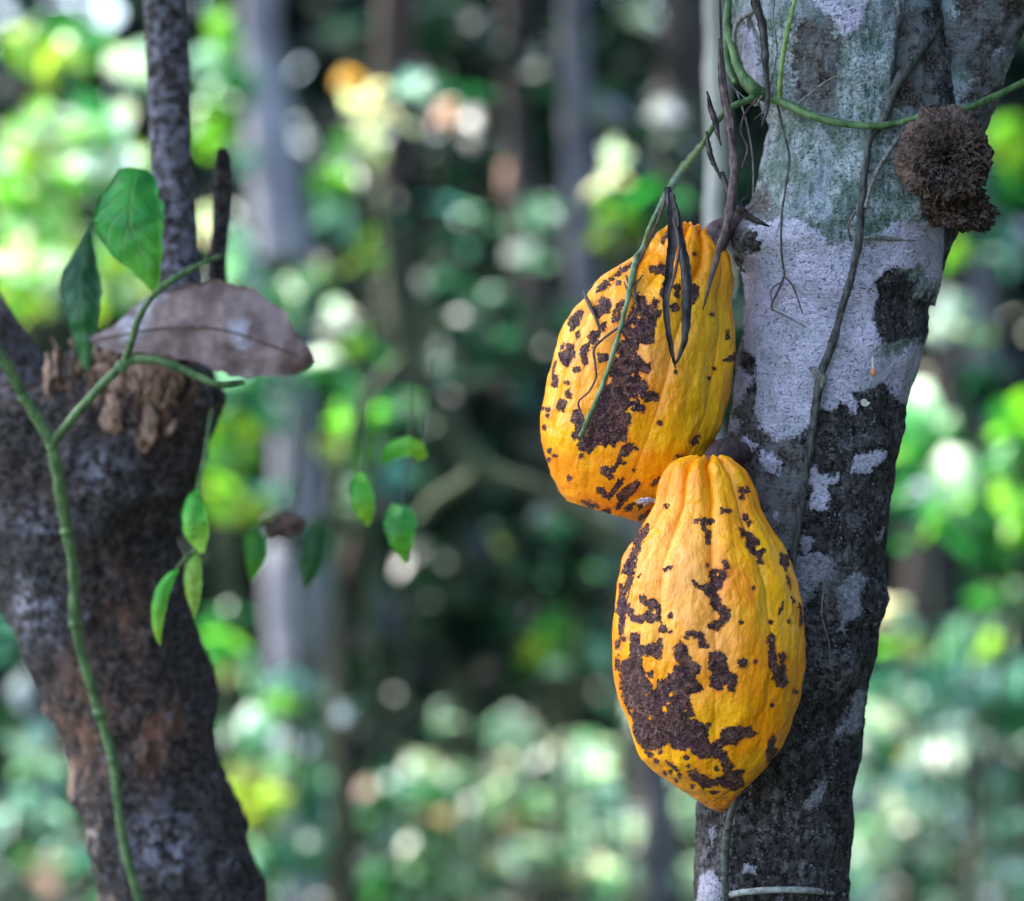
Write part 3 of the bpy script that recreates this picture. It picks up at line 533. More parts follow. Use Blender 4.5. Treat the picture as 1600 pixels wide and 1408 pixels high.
vine('hanging_root', 'fine wiry root hanging over the mint green bark', 'root', on([(1214, 160, 2), (1224, 205, 2), (1233, 245, 2.2), (1228, 290, 1.8), (1221, 340, 1.8), (1221, 395, 1.6), (1226, 430, 1.6)]), vine_dark, 60,
     extra=[('rootlet', on([(1226, 430, 1.6), (1218, 450, 2), (1206, 475, 1.6), (1208, 486, 1.4)]), twig_brown), ('rootlet', on([(1226, 432, 1.4), (1240, 450, 1.4), (1254, 490, 1)]), twig_brown), ('rootlet', on([(1206, 484, 1), (1230, 495, .9), (1260, 512, .8)]), twig_brown), ('rootlet', on([(1222, 440, 1.2), (1206, 452, 1.1), (1205, 470, 1)]), twig_brown)])
vine('cut_root', 'grey ridged root running up the dark limb above the nest', 'root', on([(1470, 150, 3), (1490, 100, 6), (1520, 60, 8), (1560, 25, 8), (1610, -10, 8)], off=.001), vine_grey, 60, .3)
# green trailing stem that lies over the upper pod
pp = [(1099, 225, 1.70, 5), (1070, 262, 1.80, 7), (1048, 294, 1.76, 6), (1030, 325, 1.66, 4), (1016, 352, 1.642, 3.6)]
pp += [(x, y, upY(x, y, .004), r*.78) for x, y, r in ((1005, 385, 4), (994, 405, 6), (986, 440, 6), (980, 470, 4.5), (970, 510, 4.2), (960, 545, 4.5), (946, 590, 4.6), (930, 630, 4.8), (916, 662, 4.8), (906, 682, 3.5))]
trail = vine('trailing_stem', 'green mossy stem lying down the face of the upper pod', 'vine', pp, simple('mossy_stem', (.06, .11, .035), (.19, .27, .14), 170, .55, .0006, (1, 1, .6)), 150, .28, seed=4)
for p in ([(1040, 312, 2), (1028, 345, 2), (1016, 372, 2), (1002, 402, 2.4), (992, 425, 2), (992, 460, 2), (995, 480, 2), (984, 500, 2), (962, 515, 2), (940, 532, 2), (928, 546, 2), (930, 570, 1.8), (931, 590, 1.6), (920, 612, 1.5), (904, 628, 1.5), (908, 645, 1.4), (912, 665, 1.4)],
          [(978, 430, 1.4), (984, 445, 2), (996, 440, 1.5), (1004, 430, 1)], [(975, 440, 1), (980, 452, 1.8), (988, 462, 1.6), (1000, 456, 1)]):
    V, F = px_tube([(x, y, (upY(x, y, .0035) if y > 368 else 1.642), r) for x, y, r in p], len(p)*7, 8, .15, 9); mk('rootlet', V, F, twig_brown if len(p) > 5 else vine_dark, trail)
V, F = px_tube([(x, y, upY(x, y, .003), r) for x, y, r in ((912, 456, 2.6), (920, 474, 3), (930, 494, 3), (938, 520, 1.6))], 24, 8, .15, 9); tag(mk('twig', V, F, dead_dark), 'short black twig stuck to the upper left side of the upper pod', 'twig')

# blades: ribbons with a midrib, curved across and along
def blade_geo(axis, ncol=9, nrow=40, curl=.25, ruf=.0, seed=0, th=.0005, edge=None, twist=0.):
    """axis rows px,py,Y,halfwidth_left,halfwidth_right (px); curl bends the sides away from the camera; closed slab th thick"""
    a = np.array(axis, float)
    if a.shape[1] == 4: a = np.hstack([a, a[:, 3:]])
    c = smooth_curve(a, nrow); k = S*c[:, 2]/D
    T = np.gradient(c[:, :2], axis=0); T /= np.linalg.norm(T, axis=1)[:, None]+1e-9; N = np.stack([-T[:, 1], T[:, 0]], -1)
    u = np.linspace(-1, 1, ncol); w_ = np.where(u[None] < 0, np.maximum(c[:, 3:4], .15), np.maximum(c[:, 4:5], .15))
    r = 1+ruf*vnoise(np.stack([np.arange(nrow)[:, None]*.55+0*u[None], np.sign(u)[None]*3+0*c[:, :1], 0*w_+seed], -1))*np.abs(u)[None]
    X = c[:, 0:1]+N[:, 0:1]*u*w_*r; Y_ = c[:, 1:2]+N[:, 1:2]*u*w_*r
    dep = c[:, 2:3]+(np.abs(u)**1.4)[None]*w_*k[:, None]*curl+.0012*vnoise(np.stack([X/14., Y_/14., 0*X+seed], -1))*(ruf > 0)
    kk = k[:, None]
    V = np.stack([(X-800)*kk, dep, CZ-(Y_-704)*kk], -1)
    n = nrow*ncol; Vb = V+np.array([0, th, 0])
    F = grid_faces(nrow, ncol, False); Fb = F[:, ::-1]+n; E = []
    for i in range(nrow-1):
        for j in (0, ncol-1):
            q = [i*ncol+j, (i+1)*ncol+j, (i+1)*ncol+j+n, i*ncol+j+n]; E.append(q if j else q[::-1])
    for j in range(ncol-1):
        for i in (0, nrow-1):
            q = [i*ncol+j, i*ncol+j+1, i*ncol+j+1+n, i*ncol+j+n]; E.append(q[::-1] if i else q)
    return np.vstack([V.reshape(-1, 3), Vb.reshape(-1, 3)]), np.vstack([F, Fb, np.array(E)])
# the pair of withered leaf blades hanging before the upper pod
o = None
V, F = join([blade_geo([(1043, 292, 1.626, 5), (1049, 318, 1.622, 9), (1055, 345, 1.618, 10), (1062, 375, 1.613, 8), (1070, 410, 1.606, 8), (1074, 450, 1.600, 8), (1073, 490, 1.597, 8), (1070, 530, 1.596, 5), (1061, 558, 1.597, 3), (1054, 570, 1.598, 1.5)], 9, 90, .5, .15, 2, .0007)])
root = mk('withered_leaf', V, F, dead_dark); tag(root, 'pair of long black withered leaf blades hanging before the upper pod', 'dead leaf')
V, F = blade_geo([(1047, 300, 1.622, 4), (1051, 345, 1.612, 8), (1050, 380, 1.606, 7), (1046, 420, 1.600, 6), (1041, 460, 1.597, 5.5), (1042, 500, 1.595, 5), (1048, 540, 1.595, 4), (1053, 565, 1.596, 2.2), (1056, 576, 1.597, 1)], 9, 90, -.6, .15, 5, .0007)
mk('leaf_blade', V, F, dead_dark, root)
V, F = px_tube([(1052, 340, 1.606, 2), (1061, 380, 1.603, 2.4), (1056, 420, 1.598, 2.4), (1048, 450, 1.595, 2), (1044, 470, 1.594, 1.2)], 50, 8, .2, 3); mk('leaf_vein', V, F, twig_brown, root)
# strips and twig left of the trunk
def strip(label, axis, mat, curl=.5, name='withered_leaf', th=.0006, cat='dead leaf'):
    V, F = blade_geo(axis, 7, 60, curl, .18, len(label), th); o = mk(name, V, F, mat); tag(o, label, cat); return o
strip('narrow black hanging leaf in front of the trunk at the top edge', [(1170, -30, 1.612, 6), (1182, 10, 1.612, 7), (1192, 40, 1.612, 7), (1195, 70, 1.610, 6.5), (1197, 105, 1.608, 5), (1200, 145, 1.606, 4), (1199, 172, 1.606, 2.5), (1190, 198, 1.607, 1)], dead_dark)
strip('curled black leaf pointing at the trunk just above the round knot', [(1128, 268, 1.62, 3), (1136, 292, 1.616, 6), (1148, 315, 1.612, 8), (1162, 332, 1.610, 7), (1180, 344, 1.610, 5), (1203, 354, 1.612, 1.2)], dead_dark, .6)
strip('thin twisted black leaf dangling left of the brown twig', [(1105, 142, 1.62, 1.5), (1110, 165, 1.62, 4), (1118, 190, 1.62, 5), (1122, 212, 1.62, 3), (1127, 228, 1.62, 1)], dead_dark, .8)
strip('slim dark leaf bending towards the brown twig from the left', [(1104, 205, 1.622, 2), (1108, 232, 1.62, 4.5), (1114, 252, 1.62, 4), (1122, 268, 1.62, 2.5), (1126, 280, 1.62, 1)], dead_dark, .8)
strip('narrow greyish dead leaf above the brown twig', [(1124, 60, 1.63, 1.5), (1126, 110, 1.628, 4), (1131, 150, 1.626, 5.5), (1138, 185, 1.624, 6), (1142, 215, 1.622, 5.5), (1146, 250, 1.62, 3)], dead_brown, .7)
strip('long thin black grass blade behind the brown twig', [(1150, 250, 1.63, 2), (1146, 215, 1.632, 2.6), (1139, 170, 1.634, 2.6), (1132, 120, 1.636, 2.2), (1127, 60, 1.638, 2), (1124, -20, 1.64, 1.6)], dead_dark, .6)
vine('brown_twig', 'thick curved brown twig tapering to a point over the upper pod shoulder', 'twig', [(1140, 200, 1.618, 3), (1143, 225, 1.616, 5), (1147, 252, 1.612, 7.5), (1146, 290, 1.608, 7.5), (1142, 325, 1.605, 7.5), (1133, 362, 1.602, 6.5), (1122, 395, 1.600, 5.5), (1113, 425, 1.598, 4.5), (1106, 455, 1.598, 3), (1098, 484, 1.600, 1)], twig_brown, 120, .22)
for k, (lab, p) in enumerate((('finest grey root hair hanging in the gap left of the trunk', [(1150, 140, 1.66, 1.2), (1165, 185, 1.66, 1.2), (1174, 230, 1.66, 1.1), (1177, 270, 1.66, 1), (1176, 318, 1.66, .9)]),
                          ('crooked thin root hair beneath the vine joint', [(1190, 150, 1.64, 1.6), (1180, 165, 1.645, 1.4), (1160, 150, 1.65, 1.2), (1142, 132, 1.65, 1), (1128, 112, 1.655, .8)]))):
    vine('root_hair', lab, 'root', p, vine_grey, 40, .1, 6, k)
# tangle of rootlets at the vine joint
gs = []
for k in range(26):
    a = rng.uniform(0, 2*np.pi); x0, y0 = 1196+rng.normal(0, 12), 156+rng.normal(0, 8); L_ = rng.uniform(14, 38)
    gs.append(px_tube([(x0, y0, sY(max(1206, x0), y0, .007), 1.1), (x0+math.cos(a)*L_*.5+rng.normal(0, 4), y0+math.sin(a)*L_*.4+4, sY(max(1206, x0), y0, .009), .9), (x0+math.cos(a)*L_, y0+math.sin(a)*L_*.7+12, sY(max(1206, x0), y0, .006), .5)], 12, 5))
V, F = join(gs); tag(mk('root_tuft', V, F, vine_grey), 'small tangled tuft of rootlets where the green vines meet', 'roots')

for k, (lab, p) in enumerate((('fine dry tendril hanging from the top edge over the pale bark', [(1212, -20), (1208, 30), (1214, 80), (1206, 120), (1200, 150)]), ('wispy dry tendril curling left of the vine joint', [(1186, 150), (1164, 178), (1158, 205), (1168, 232), (1160, 262)]),
                              ('long dry thread slanting across the brown bark patch', [(1240, 168), (1262, 150), (1290, 128), (1312, 118)]), ('short dry thread beside the long dark vine', [(1338, 330), (1326, 352), (1330, 378)]),
                              ('grey thread lying on the black bark beside the lower pod', [(1290, 900), (1284, 960), (1296, 1010), (1288, 1060)]))):
    vine('tendril', lab, 'tendril', [(x, y, (sY(x, y, .004) if x > 1198 else 1.645), 1.5) for x, y in p], twig_brown if k % 2 else vine_grey, 50, .2, 6, k+20)
# the crumbling fibrous nest
yN = 1.618
nest = empty('nest', P(1475, 245, yN), 'crumbling brown fibrous nest clinging to the right side of the forked trunk', 'nest')
nm = NM('nest_fibre'); a_ = nm.noise(420, 6, .75); b_ = nm.noise(60, 3, .6)
nc = nm.mix(nm.step(a_, .43, .60), (.012, .008, .006), (.19, .13, .108)); nc = nm.mix(nm.math('MULTIPLY', nm.attr('rim'), nm.step(b_, .3, .6)), nc, (.19, .125, .098))
nest_mat = nm.out(nc, .9, nm.bump(nm.math('ADD', a_, nm.noise(700, 4, .7)), .0022, 1), .2)
th, fi = np.meshgrid(np.linspace(0.02, np.pi-.02, 220), np.linspace(0, 2*np.pi, 300, endpoint=False), indexing='ij')
Q = np.stack([np.sin(th)*np.cos(fi), -np.cos(th), np.sin(th)*np.sin(fi)], -1)       # pole faces the camera
k = S*yN/D; cav = np.exp(-((Q[..., 0]-.08)**2/.45+(Q[..., 2]+.12)**2/.36)**1.6)*(Q[..., 1] < 0)
R_ = 1+.10*fbm(Q*2.2, 3, 3)+.11*fbm(Q*7, 4, 4)+.045*np.abs(fbm(Q*18, 3, 5))-.62*cav+.26*cav*fbm(Q*9, 3, 8)
Vn = Q*np.array([70, 58, 72])*k*R_[..., None]; Vn[..., 2] -= np.clip(Vn[..., 0]/k-20, 0, 60)*k*.12
rim = np.clip((Q[..., 2]-.25)*2.2, 0, 1)+np.clip((-Q[..., 0]-.55)*3, 0, 1)
mesh_obj('nest_wall', P(1476, 243, yN)+Vn, grid_faces(220, 300), nest_mat, nest, attrs=dict(rim=rim*(1-cav)))
gs = []
for i in range(70):
    ang = rng.uniform(0, 2*np.pi); rr_ = 66*rng.uniform(.25, 1.)**.6; x0, y0 = 1476+rr_*math.cos(ang), 243+rr_*math.sin(ang); q = rr_/78
    yy = yN-62*k*math.sqrt(max(.02, 1-q*q))*(.62 if q < .55 else .95)-.002; L_ = rng.uniform(6, 20); b = rng.uniform(0, 2*np.pi)
    p = [(x0, y0, yy, rng.uniform(.7, 1.5))]
    for j in range(3):
        b += rng.normal(0, .8); x0 += math.cos(b)*L_/2; y0 += math.sin(b)*L_/2; p.append((x0, y0, yy-rng.uniform(-.002, .003), .8))
    gs.append(px_tube(p, 12, 5))
V, F = join(gs); o = mk('fibres', V, F, simple('nest_strand', (.015, .010, .009), (.09, .065, .055), 90, .85, .0003), nest)
Q2 = np.array([60, 40, 42])*k*Q*(1+.25*fbm(Q*3, 4, 15)+.1*fbm(Q*14, 3, 16))[..., None]; Q2[..., 2] -= Q2[..., 0]*.25
mesh_obj('nest_base', P(1484, 312, 1.640)+Q2, grid_faces(220, 300), nest_mat, nest, attrs=dict(rim=rim*.2))
# tiny snail shell on the bark
sp = []
for t in np.linspace(0, 5*np.pi, 60):
    r_ = 6.5*math.exp(-t*.13); sp.append((1351+r_*math.cos(t), 628+r_*math.sin(t), sY(1351, 628, .007)-t*.0001, max(.5, r_*.42)))
V, F = px_tube(sp, 120, 10); tag(mk('snail_shell', V, F, simple('shell_chalk', (.3, .28, .24), (.5, .48, .42), 200, .5)), 'tiny pale coiled snail shell on the dark bark below the lichen', 'snail')
# hanging cocoon-like speck with orange end
V, F = px_tube([(1363, 558, sY(1363, 558, .008), 1.6), (1364, 570, sY(1363, 558, .010), 1.8), (1364, 577, sY(1363, 558, .010), 2)], 16, 8); o = mk('bud_stalk', V, F, simple('pale_stalk', (.4, .36, .28), (.5, .45, .36), 200)); tag(o, 'tiny flower stalk with an orange tip on the lichen', 'flower stalk')
V, F = px_tube([(1364, 576, sY(1363, 558, .010), 2.6), (1365, 582, sY(1363, 558, .010), 4.2), (1365, 588, sY(1363, 558, .009), 2.4)], 16, 10); mk('bud', V, F, simple('orange_bud', (.5, .14, .06), (.6, .2, .1), 200), o)
# white fluff where the two pods touch
gs = []
for i in range(60):
    x0, y0 = 1012+rng.normal(0, 6), 783+rng.normal(0, 2.5); a = rng.normal(0, .35)+(math.pi if rng.random() < .4 else 0); y_ = upY(x0, y0, .004)
    gs.append(px_tube([(x0, y0, y_, .9), (x0+4*math.cos(a), y0+3*math.sin(a)-1, y_-.002, .8), (x0+9*math.cos(a), y0+5*math.sin(a), y_-.001, .4)], 8, 5))
V, F = join(gs); tag(mk('fluff', V, F, simple('white_fluff', (.5, .5, .62), (.65, .65, .72), 200, .9)), 'small white woolly fluff stuck between the two pods', 'fluff')

# ================================================================== the broken tree on the left
YT = 1.93
def atree(p): return [(x, y) for x, y in p]
ltB = Body((200, 0), (200, 1408), [(100, 500), (96, 535), (80, 560), (30, 600), (-40, 640), (-60, 720), (-50, 800), (-30, 880), (0, 940), (26, 1000), (42, 1050), (72, 1105), (98, 1163), (106, 1243), (128, 1290), (146, 1378), (152, 1410), (190, 1700), (220, 2600), (170, 3780)],
            [(322, 500), (334, 535), (338, 617), (330, 673), (324, 717), (308, 765), (285, 800), (278, 850), (279, 890), (297, 961), (317, 1042), (346, 1137), (368, 1228), (384, 1303), (408, 1400), (450, 1560), (520, 2600), (600, 3780)], YT, .85)
m = NM('rough_dark_bark')
f1 = m.noise(260, 6, .75); f2 = m.noise(55, 5, .65); f3 = m.noise(28, 4, .6)
c = m.mix(m.step(f1, .43, .60), (.008, .006, .006), (.15, .12, .108)); c = m.mix(m.math('MULTIPLY', m.step(m.noise(75, 5, .75), .5, .6), .7), c, (.012, .010, .010))
c = m.mix(m.math('MULTIPLY', m.attr('red'), m.step(m.noise(90, 6, .75, m.mapv((1, 1, .45))), .44, .56)), c, (.30, .14, .09)); c = m.mix(m.math('MULTIPLY', m.attr('red'), m.step(m.noise(210, 5, .75, m.mapv((1, 1, .5))), .54, .60)), c, (.42, .27, .19))
c = m.mix(m.math('MULTIPLY', m.step(m.noise(95, 6, .75), .56, .66), m.step(f3, .42, .60)), c, (.30, .29, .33))
c = m.mix(m.math('MULTIPLY', m.attr('lav'), m.step(m.noise(150, 6, .75), .47, .57)), c, (.5, .48, .58))
lbark = m.out(c, .85, m.bump(m.math('ADD', m.step(m.noise(110, 6, .75), .36, .64), m.math('MULTIPLY', f1, .5)), .004, 1), .3)
lt = empty('cacao_tree', P(300, 3780, YT), 'dark rough broken trunk on the left with a slim stem rising from it', 'tree', 'cacao trees')
ts = np.concatenate([np.linspace(522, 1440, 560), np.linspace(1450, 3600, 70)])
V, T, PH = ltB.build(ts, 300, smooth=9); dv = V-ltB.ax; dv /= np.linalg.norm(dv, axis=-1)[..., None]; px, py = proj(V)
V = V+dv*(fbm(V*18, 3, 51)*.006+fbm(V*np.array([90, 90, 60]), 4, 52)*.0028)[..., None]
fade = np.clip((T-522)/40, 0, 1)**.5; V = ltB.ax+(V-ltB.ax)*(fade[..., None]*.8+.2)
def G(x, y, a, b): return np.exp(-((px-x)/a)**2-((py-y)/b)**2)
mesh_obj('trunk', V, grid_faces(*V.shape[:2]), lbark, lt, attrs=dict(
    red=np.clip(G(220, 620, 60, 60)+G(120, 1130, 50, 90)+G(240, 1150, 45, 60)+G(200, 960, 40, 60)*.7+G(150, 900, 40, 40)*.4+G(60, 780, 40, 40)*.3, 0, 1),
    lav=np.clip(G(260, 1320, 60, 60)+G(60, 960, 40, 50)+G(150, 730, 50, 40)*.7+G(60, 810, 60, 30)*.7+G(40, 930, 20, 20), 0, 1)))
def ptube(name, pts, mat, par, n=80, seg=40, rough=.12, seed=2, lab=None, at=None):
    V, F = px_tube(pts, n, seg, rough, seed); kw = dict(attrs={k: np.full(len(V), v) for k, v in (at or dict(red=0., lav=.1)).items()})
    o = mk(name, V, F, mat, par, **kw)
    if lab: o['label'] = lab
    return o
ptube('limb', [(100, 800, YT-.005, 92), (60, 690, YT-.01, 88), (22, 600, YT, 70), (-20, 520, YT, 52), (-70, 420, YT+.02, 44), (-160, 260, YT+.05, 40), (-300, 0, YT+.1, 34), (-500, -500, YT+.15, 25)], lbark, lt, 120, 80, .16, 3, at=dict(red=.1, lav=.25))
ptube('stem', [(292, 640, YT-.02, 42), (284, 520, YT-.015, 39), (278, 430, YT-.01, 37), (272, 330, YT, 35), (266, 200, YT, 34), (262, 80, YT, 34), (258, -60, YT, 32), (250, -500, YT+.03, 28), (240, -1300, YT+.1, 18)], lbark, lt, 200, 60, .10, 4, 'slim dark upright stem speckled with pale lichen', dict(red=0., lav=.6))
ptube('stub', [(325, 560, YT+.02, 17), (338, 470, YT+.02, 15), (340, 420, YT+.02, 15), (346, 330, YT+.02, 14), (349, 260, YT+.02, 14), (345, 232, YT+.02, 9)], lbark, lt, 60, 30, .12, 5, 'short black dead stub right of the slim stem', dict(red=0., lav=0.))
gs = []
for i in range(60):
    x0 = rng.normal(215, 38); y0 = rng.uniform(565, 700)-abs(x0-215)*.3; h_ = rng.uniform(24, 74); y_ = ltB.surf(min(max(x0, 10), 300), max(y0, 560), rng.uniform(-.004, .007)); le = rng.normal(0, 16); w_ = rng.uniform(1.8, 5.5)
    gs.append(px_tube([(x0, y0, y_+.008, w_), (x0+le*.3, y0-h_*.3, y_+.001, w_*rng.uniform(.6, 1.3)), (x0+le*.7+rng.normal(0, 5), y0-h_*.7, y_, w_*rng.uniform(.4, 1.1)), (x0+le, y0-h_, y_+.003, w_*.2)], 26, 12, .6, i, .4, rng.uniform(-2, 2)))
for i in range(9):
    x0 = rng.uniform(80, 130); y0 = rng.uniform(570, 640); y_ = ltB.surf(100, 600, .004); w_ = rng.uniform(4, 9)
    gs.append(px_tube([(x0, y0, y_+.006, w_), (x0-6, y0-25, y_, w_), (x0-14+rng.normal(0, 8), y0-rng.uniform(30, 62), y_+.002, w_*.3)], 22, 12, 1.0, i, .5, rng.uniform(-2, 2)))
for i, (cx_, cy_, hw_, hh_) in enumerate(((170, 590, 26, 44), (215, 600, 34, 62), (255, 590, 24, 40), (225, 665, 20, 46), (175, 650, 16, 34))):
    y_ = ltB.surf(cx_, max(cy_, 575), .001)
    gs.append(px_tube([(cx_-4, cy_+hh_, y_+.004, hw_*.4), (cx_, cy_+hh_*.4, y_, hw_), (cx_+3, cy_-hh_*.3, y_, hw_*.9), (cx_+rng.normal(0, 6), cy_-hh_, y_+.004, hw_*.35)], 70, 60, .40, i+70, .25))
V, F = join(gs); o = mk('torn_wood', V, F, simple('torn_wood', (.035, .018, .013), (.42, .26, .18), 190, .85, .002, (1, 1, .4)), lt); o['label'] = 'splintered reddish brown wood at the broken top'
foliage('crown', [((-.5, 2.3, 2.75), (1.1, .8, .4), 420, .24, [('green', 3), ('mid', 4), ('lime', 1)])], lt, LEAFD, .36, .5)
V, F = tube_geo([(-.38, 2.03, 2.0, .02), (-.42, 2.1, 2.3, .016), (-.5, 2.3, 2.7, .01)], 12, 24, .1); mk('bough', V, F, knotm, lt)

# leaf materials for the nearer single leaves
def green_leaf(name, c1, c2, c3, rough=.4, trans=.3):
    m = NM(name); n = m.noise(40, 4, .6); v = m.noise(14, 3, .5)
    c = m.mix(m.step(n, .35, .65), c1, c2); c = m.mix(m.step(m.attr('tip'), .3, 1), c, c3)
    # side veins
    au = m.math('ABSOLUTE', m.attr('u')); fr = m.math('FRACT', m.math('SUBTRACT', m.math('MULTIPLY', m.attr('tip'), 8.), m.math('MULTIPLY', au, 1.7)))
    vn = m.math('MAXIMUM', m.step(m.math('ABSOLUTE', m.math('SUBTRACT', fr, .5)), .09, .02), m.step(au, .07, .03))
    c = m.mix(m.math('MULTIPLY', vn, .35), c, (.22, .40, .12)); c = m.mix(m.step(m.noise(300, 3, .6), .62, .66, 0, .7), c, (.10, .07, .02))
    m.out(c, rough, m.bump(m.math('SUBTRACT', m.math('MULTIPLY', n, .6), vn), .0010, .8), .35)
    t = m.n.new('ShaderNodeBsdfTranslucent'); m.set(t.inputs[0], c); x = m.n.new('ShaderNodeMixShader'); x.inputs[0].default_value = trans
    m.l.new(m.b.outputs[0], x.inputs[1]); m.l.new(t.outputs[0], x.inputs[2]); m.l.new(x.outputs[0], m.n['Material Output'].inputs[0]); return m.m
GL = green_leaf('broad_green_leaf', (.02, .24, .04), (.06, .38, .04), (.14, .46, .03))
GLB = green_leaf('bright_young_leaf', (.08, .46, .05), (.13, .55, .06), (.36, .62, .05), trans=.4)
GLY = green_leaf('yellow_green_leaf', (.22, .46, .06), (.34, .55, .08), (.42, .58, .10), trans=.4)
GLD = green_leaf('dark_green_leaf', (.012, .08, .03), (.02, .12, .035), (.03, .16, .03))
def nleaf(axis, mat, parent=None, label=None, cat=None, group=None, curl=.35, ruf=.06, name='leaf', seed=1):
    V, F = blade_geo(axis, 11, 40, curl, ruf, seed, .0004); tt = np.tile(np.repeat(np.linspace(0, 1, 40), 11), 2)
    o = mk(name, V, F, mat, parent, attrs=dict(tip=tt, u=np.tile(np.tile(np.linspace(-1, 1, 11), 40), 2))); tag(o, label, cat, group); return o
# vine on the left trunk
def lY(x, y, off=.008): return ltB.surf(max(min(x, 300), -20), max(y, 560), off)
lv = vine('climbing_vine', 'green climbing vine winding down the broken left trunk, with broad leaves at its top', 'vine',
     [(-40, 500, 1.80, 8.8), (0, 556, 1.80, 8.8), (38, 620, 1.81, 8.8), (80, 695, 1.815, 9.6), (92, 760, 1.82, 8.8), (104, 830, 1.83, 8.8), (115, 890, 1.835, 8.0), (118, 975, 1.84, 8.8), (135, 1045, 1.845, 8.0), (155, 1115, 1.85, 8.0), (176, 1185, 1.85, 8.0), (184, 1260, 1.85, 7.2), (196, 1330, 1.85, 7.2), (220, 1415, 1.85, 7.2), (240, 1500, 1.85, 7.2)], vine_green, 160, .20,
     extra=[('shoot', [(82, 692, 1.815, 7.2), (110, 658, 1.805, 7.2), (150, 612, 1.80, 7.2), (190, 572, 1.795, 7.2), (210, 562, 1.795, 7.2), (250, 564, 1.79, 7.2), (300, 584, 1.79, 6.4), (340, 600, 1.79, 5.6), (380, 596, 1.80, 4.0)], vine_green),
            ('shoot', [(194, 568, 1.795, 5.6), (204, 540, 1.79, 5.6), (216, 500, 1.78, 5.6), (236, 466, 1.78, 4.8), (262, 442, 1.785, 6), (300, 420, 1.79, 4.8), (345, 400, 1.80, 4.0)], vine_green)])
for x, y, Yn in ((38, 620, 1.81), (81, 697, 1.815), (104, 830, 1.83), (118, 975, 1.84), (155, 1115, 1.85), (176, 1187, 1.85), (190, 572, 1.795)):
    V, F = px_tube([(x-1, y-9, Yn, 7), (x, y, Yn, 10.5), (x+2, y+9, Yn, 7)], 14, 12, .25, x); mk('node', V, F, vine_green, lv)
nleaf([(214, 262, 1.80, 16, 12), (212, 272, 1.797, 30, 28), (206, 295, 1.792, 42, 42), (203, 325, 1.79, 52, 52), (204, 350, 1.788, 52, 58), (214, 380, 1.788, 42, 44), (224, 405, 1.788, 30, 30), (234, 432, 1.79, 17, 15), (241, 452, 1.792, 6, 6), (245, 466, 1.794, 1, 1)], GL, lv, curl=.3, ruf=.12)
nleaf([(140, 350, 1.87, 2), (132, 395, 1.87, 17), (124, 440, 1.865, 31), (127, 480, 1.86, 28), (130, 520, 1.86, 20), (132, 552, 1.86, 12), (134, 580, 1.86, 2)], GLD, lv, curl=.3)
# big dry leaf over the stump
m = NM('dry_mauve_leaf'); n = m.noise(46, 6, .7); c = m.mix(m.step(n, .36, .62), (.13, .085, .08), (.27, .20, .195)); c = m.mix(m.step(m.noise(20, 4, .6), .56, .66), c, (.42, .40, .46))
drym = m.out(c, .75, m.bump(n, .002), .2)
V, F = blade_geo([(138, 530, 1.845, 3, 3), (175, 528, 1.84, 18, 22), (215, 522, 1.835, 44, 28), (260, 512, 1.83, 58, 44), (310, 510, 1.825, 70, 56), (350, 516, 1.82, 76, 66), (400, 530, 1.82, 66, 62), (440, 546, 1.82, 42, 44), (470, 556, 1.825, 20, 32), (486, 562, 1.83, 8, 14), (492, 564, 1.835, 1, 1)], 15, 70, .28, .05, 3, .0006)
o = mk('dry_leaf', V, F, drym); tag(o, 'large dry mauve brown leaf lying over the broken left stump', 'dead leaf')
V, F = px_tube([(150, 530, 1.842, 1.5), (260, 512, 1.829, 1.8), (350, 516, 1.820, 1.8), (440, 546, 1.819, 1.4), (490, 564, 1.834, 1)], 60, 8); mk('midrib', V, F, dead_brown, o)
# hanging sprigs
sv = vine('hanging_sprig', 'short hanging sprig of three bright leaves at the right edge of the left trunk', 'sprig', [(330, 640, 1.88, 3), (322, 700, 1.84, 3), (313, 755, 1.83, 3), (316, 800, 1.82, 2.5), (306, 856, 1.82, 3), (290, 872, 1.815, 3), (276, 888, 1.81, 2.5)], vine_green, 60, .1)
nleaf([(310, 765, 1.82, 3), (302, 785, 1.815, 14), (303, 815, 1.81, 20), (309, 840, 1.81, 17), (317, 864, 1.81, 3)], GLB, sv, seed=2)
nleaf([(306, 858, 1.82, 4), (303, 880, 1.815, 12), (301, 905, 1.81, 14), (302, 930, 1.81, 12), (303, 955, 1.81, 4), (303, 966, 1.81, 1)], GLY, sv, seed=3)
nleaf([(279, 890, 1.80, 2), (266, 902, 1.80, 8), (253, 925, 1.80, 12), (247, 955, 1.80, 11), (246, 985, 1.80, 7), (250, 1008, 1.80, 1)], GLB, sv, seed=4)
s2 = vine('hanging_sprig', 'drooping sprig of dark leaves round a dead brown one, right of the left trunk', 'sprig', [(475, 640, 2.1, 2), (470, 720, 2.06, 2.5), (462, 790, 2.02, 3), (440, 806, 2.0, 4), (405, 822, 2.0, 3)], vine_dark, 50, .1)
nleaf([(402, 822, 2.0, 6), (398, 840, 1.99, 17), (400, 862, 1.985, 18), (397, 885, 1.985, 12), (392, 910, 1.99, 1)], GL, s2, seed=5)
nleaf([(502, 808, 2.0, 4), (494, 830, 1.99, 16), (488, 860, 1.985, 20), (484, 890, 1.985, 14), (478, 918, 1.99, 2)], GLD, s2, seed=6)
nleaf([(418, 842, 2.0, 4), (438, 826, 1.995, 18), (458, 818, 1.99, 18), (475, 812, 1.99, 6)], dead_brown, s2, seed=7, ruf=.4)
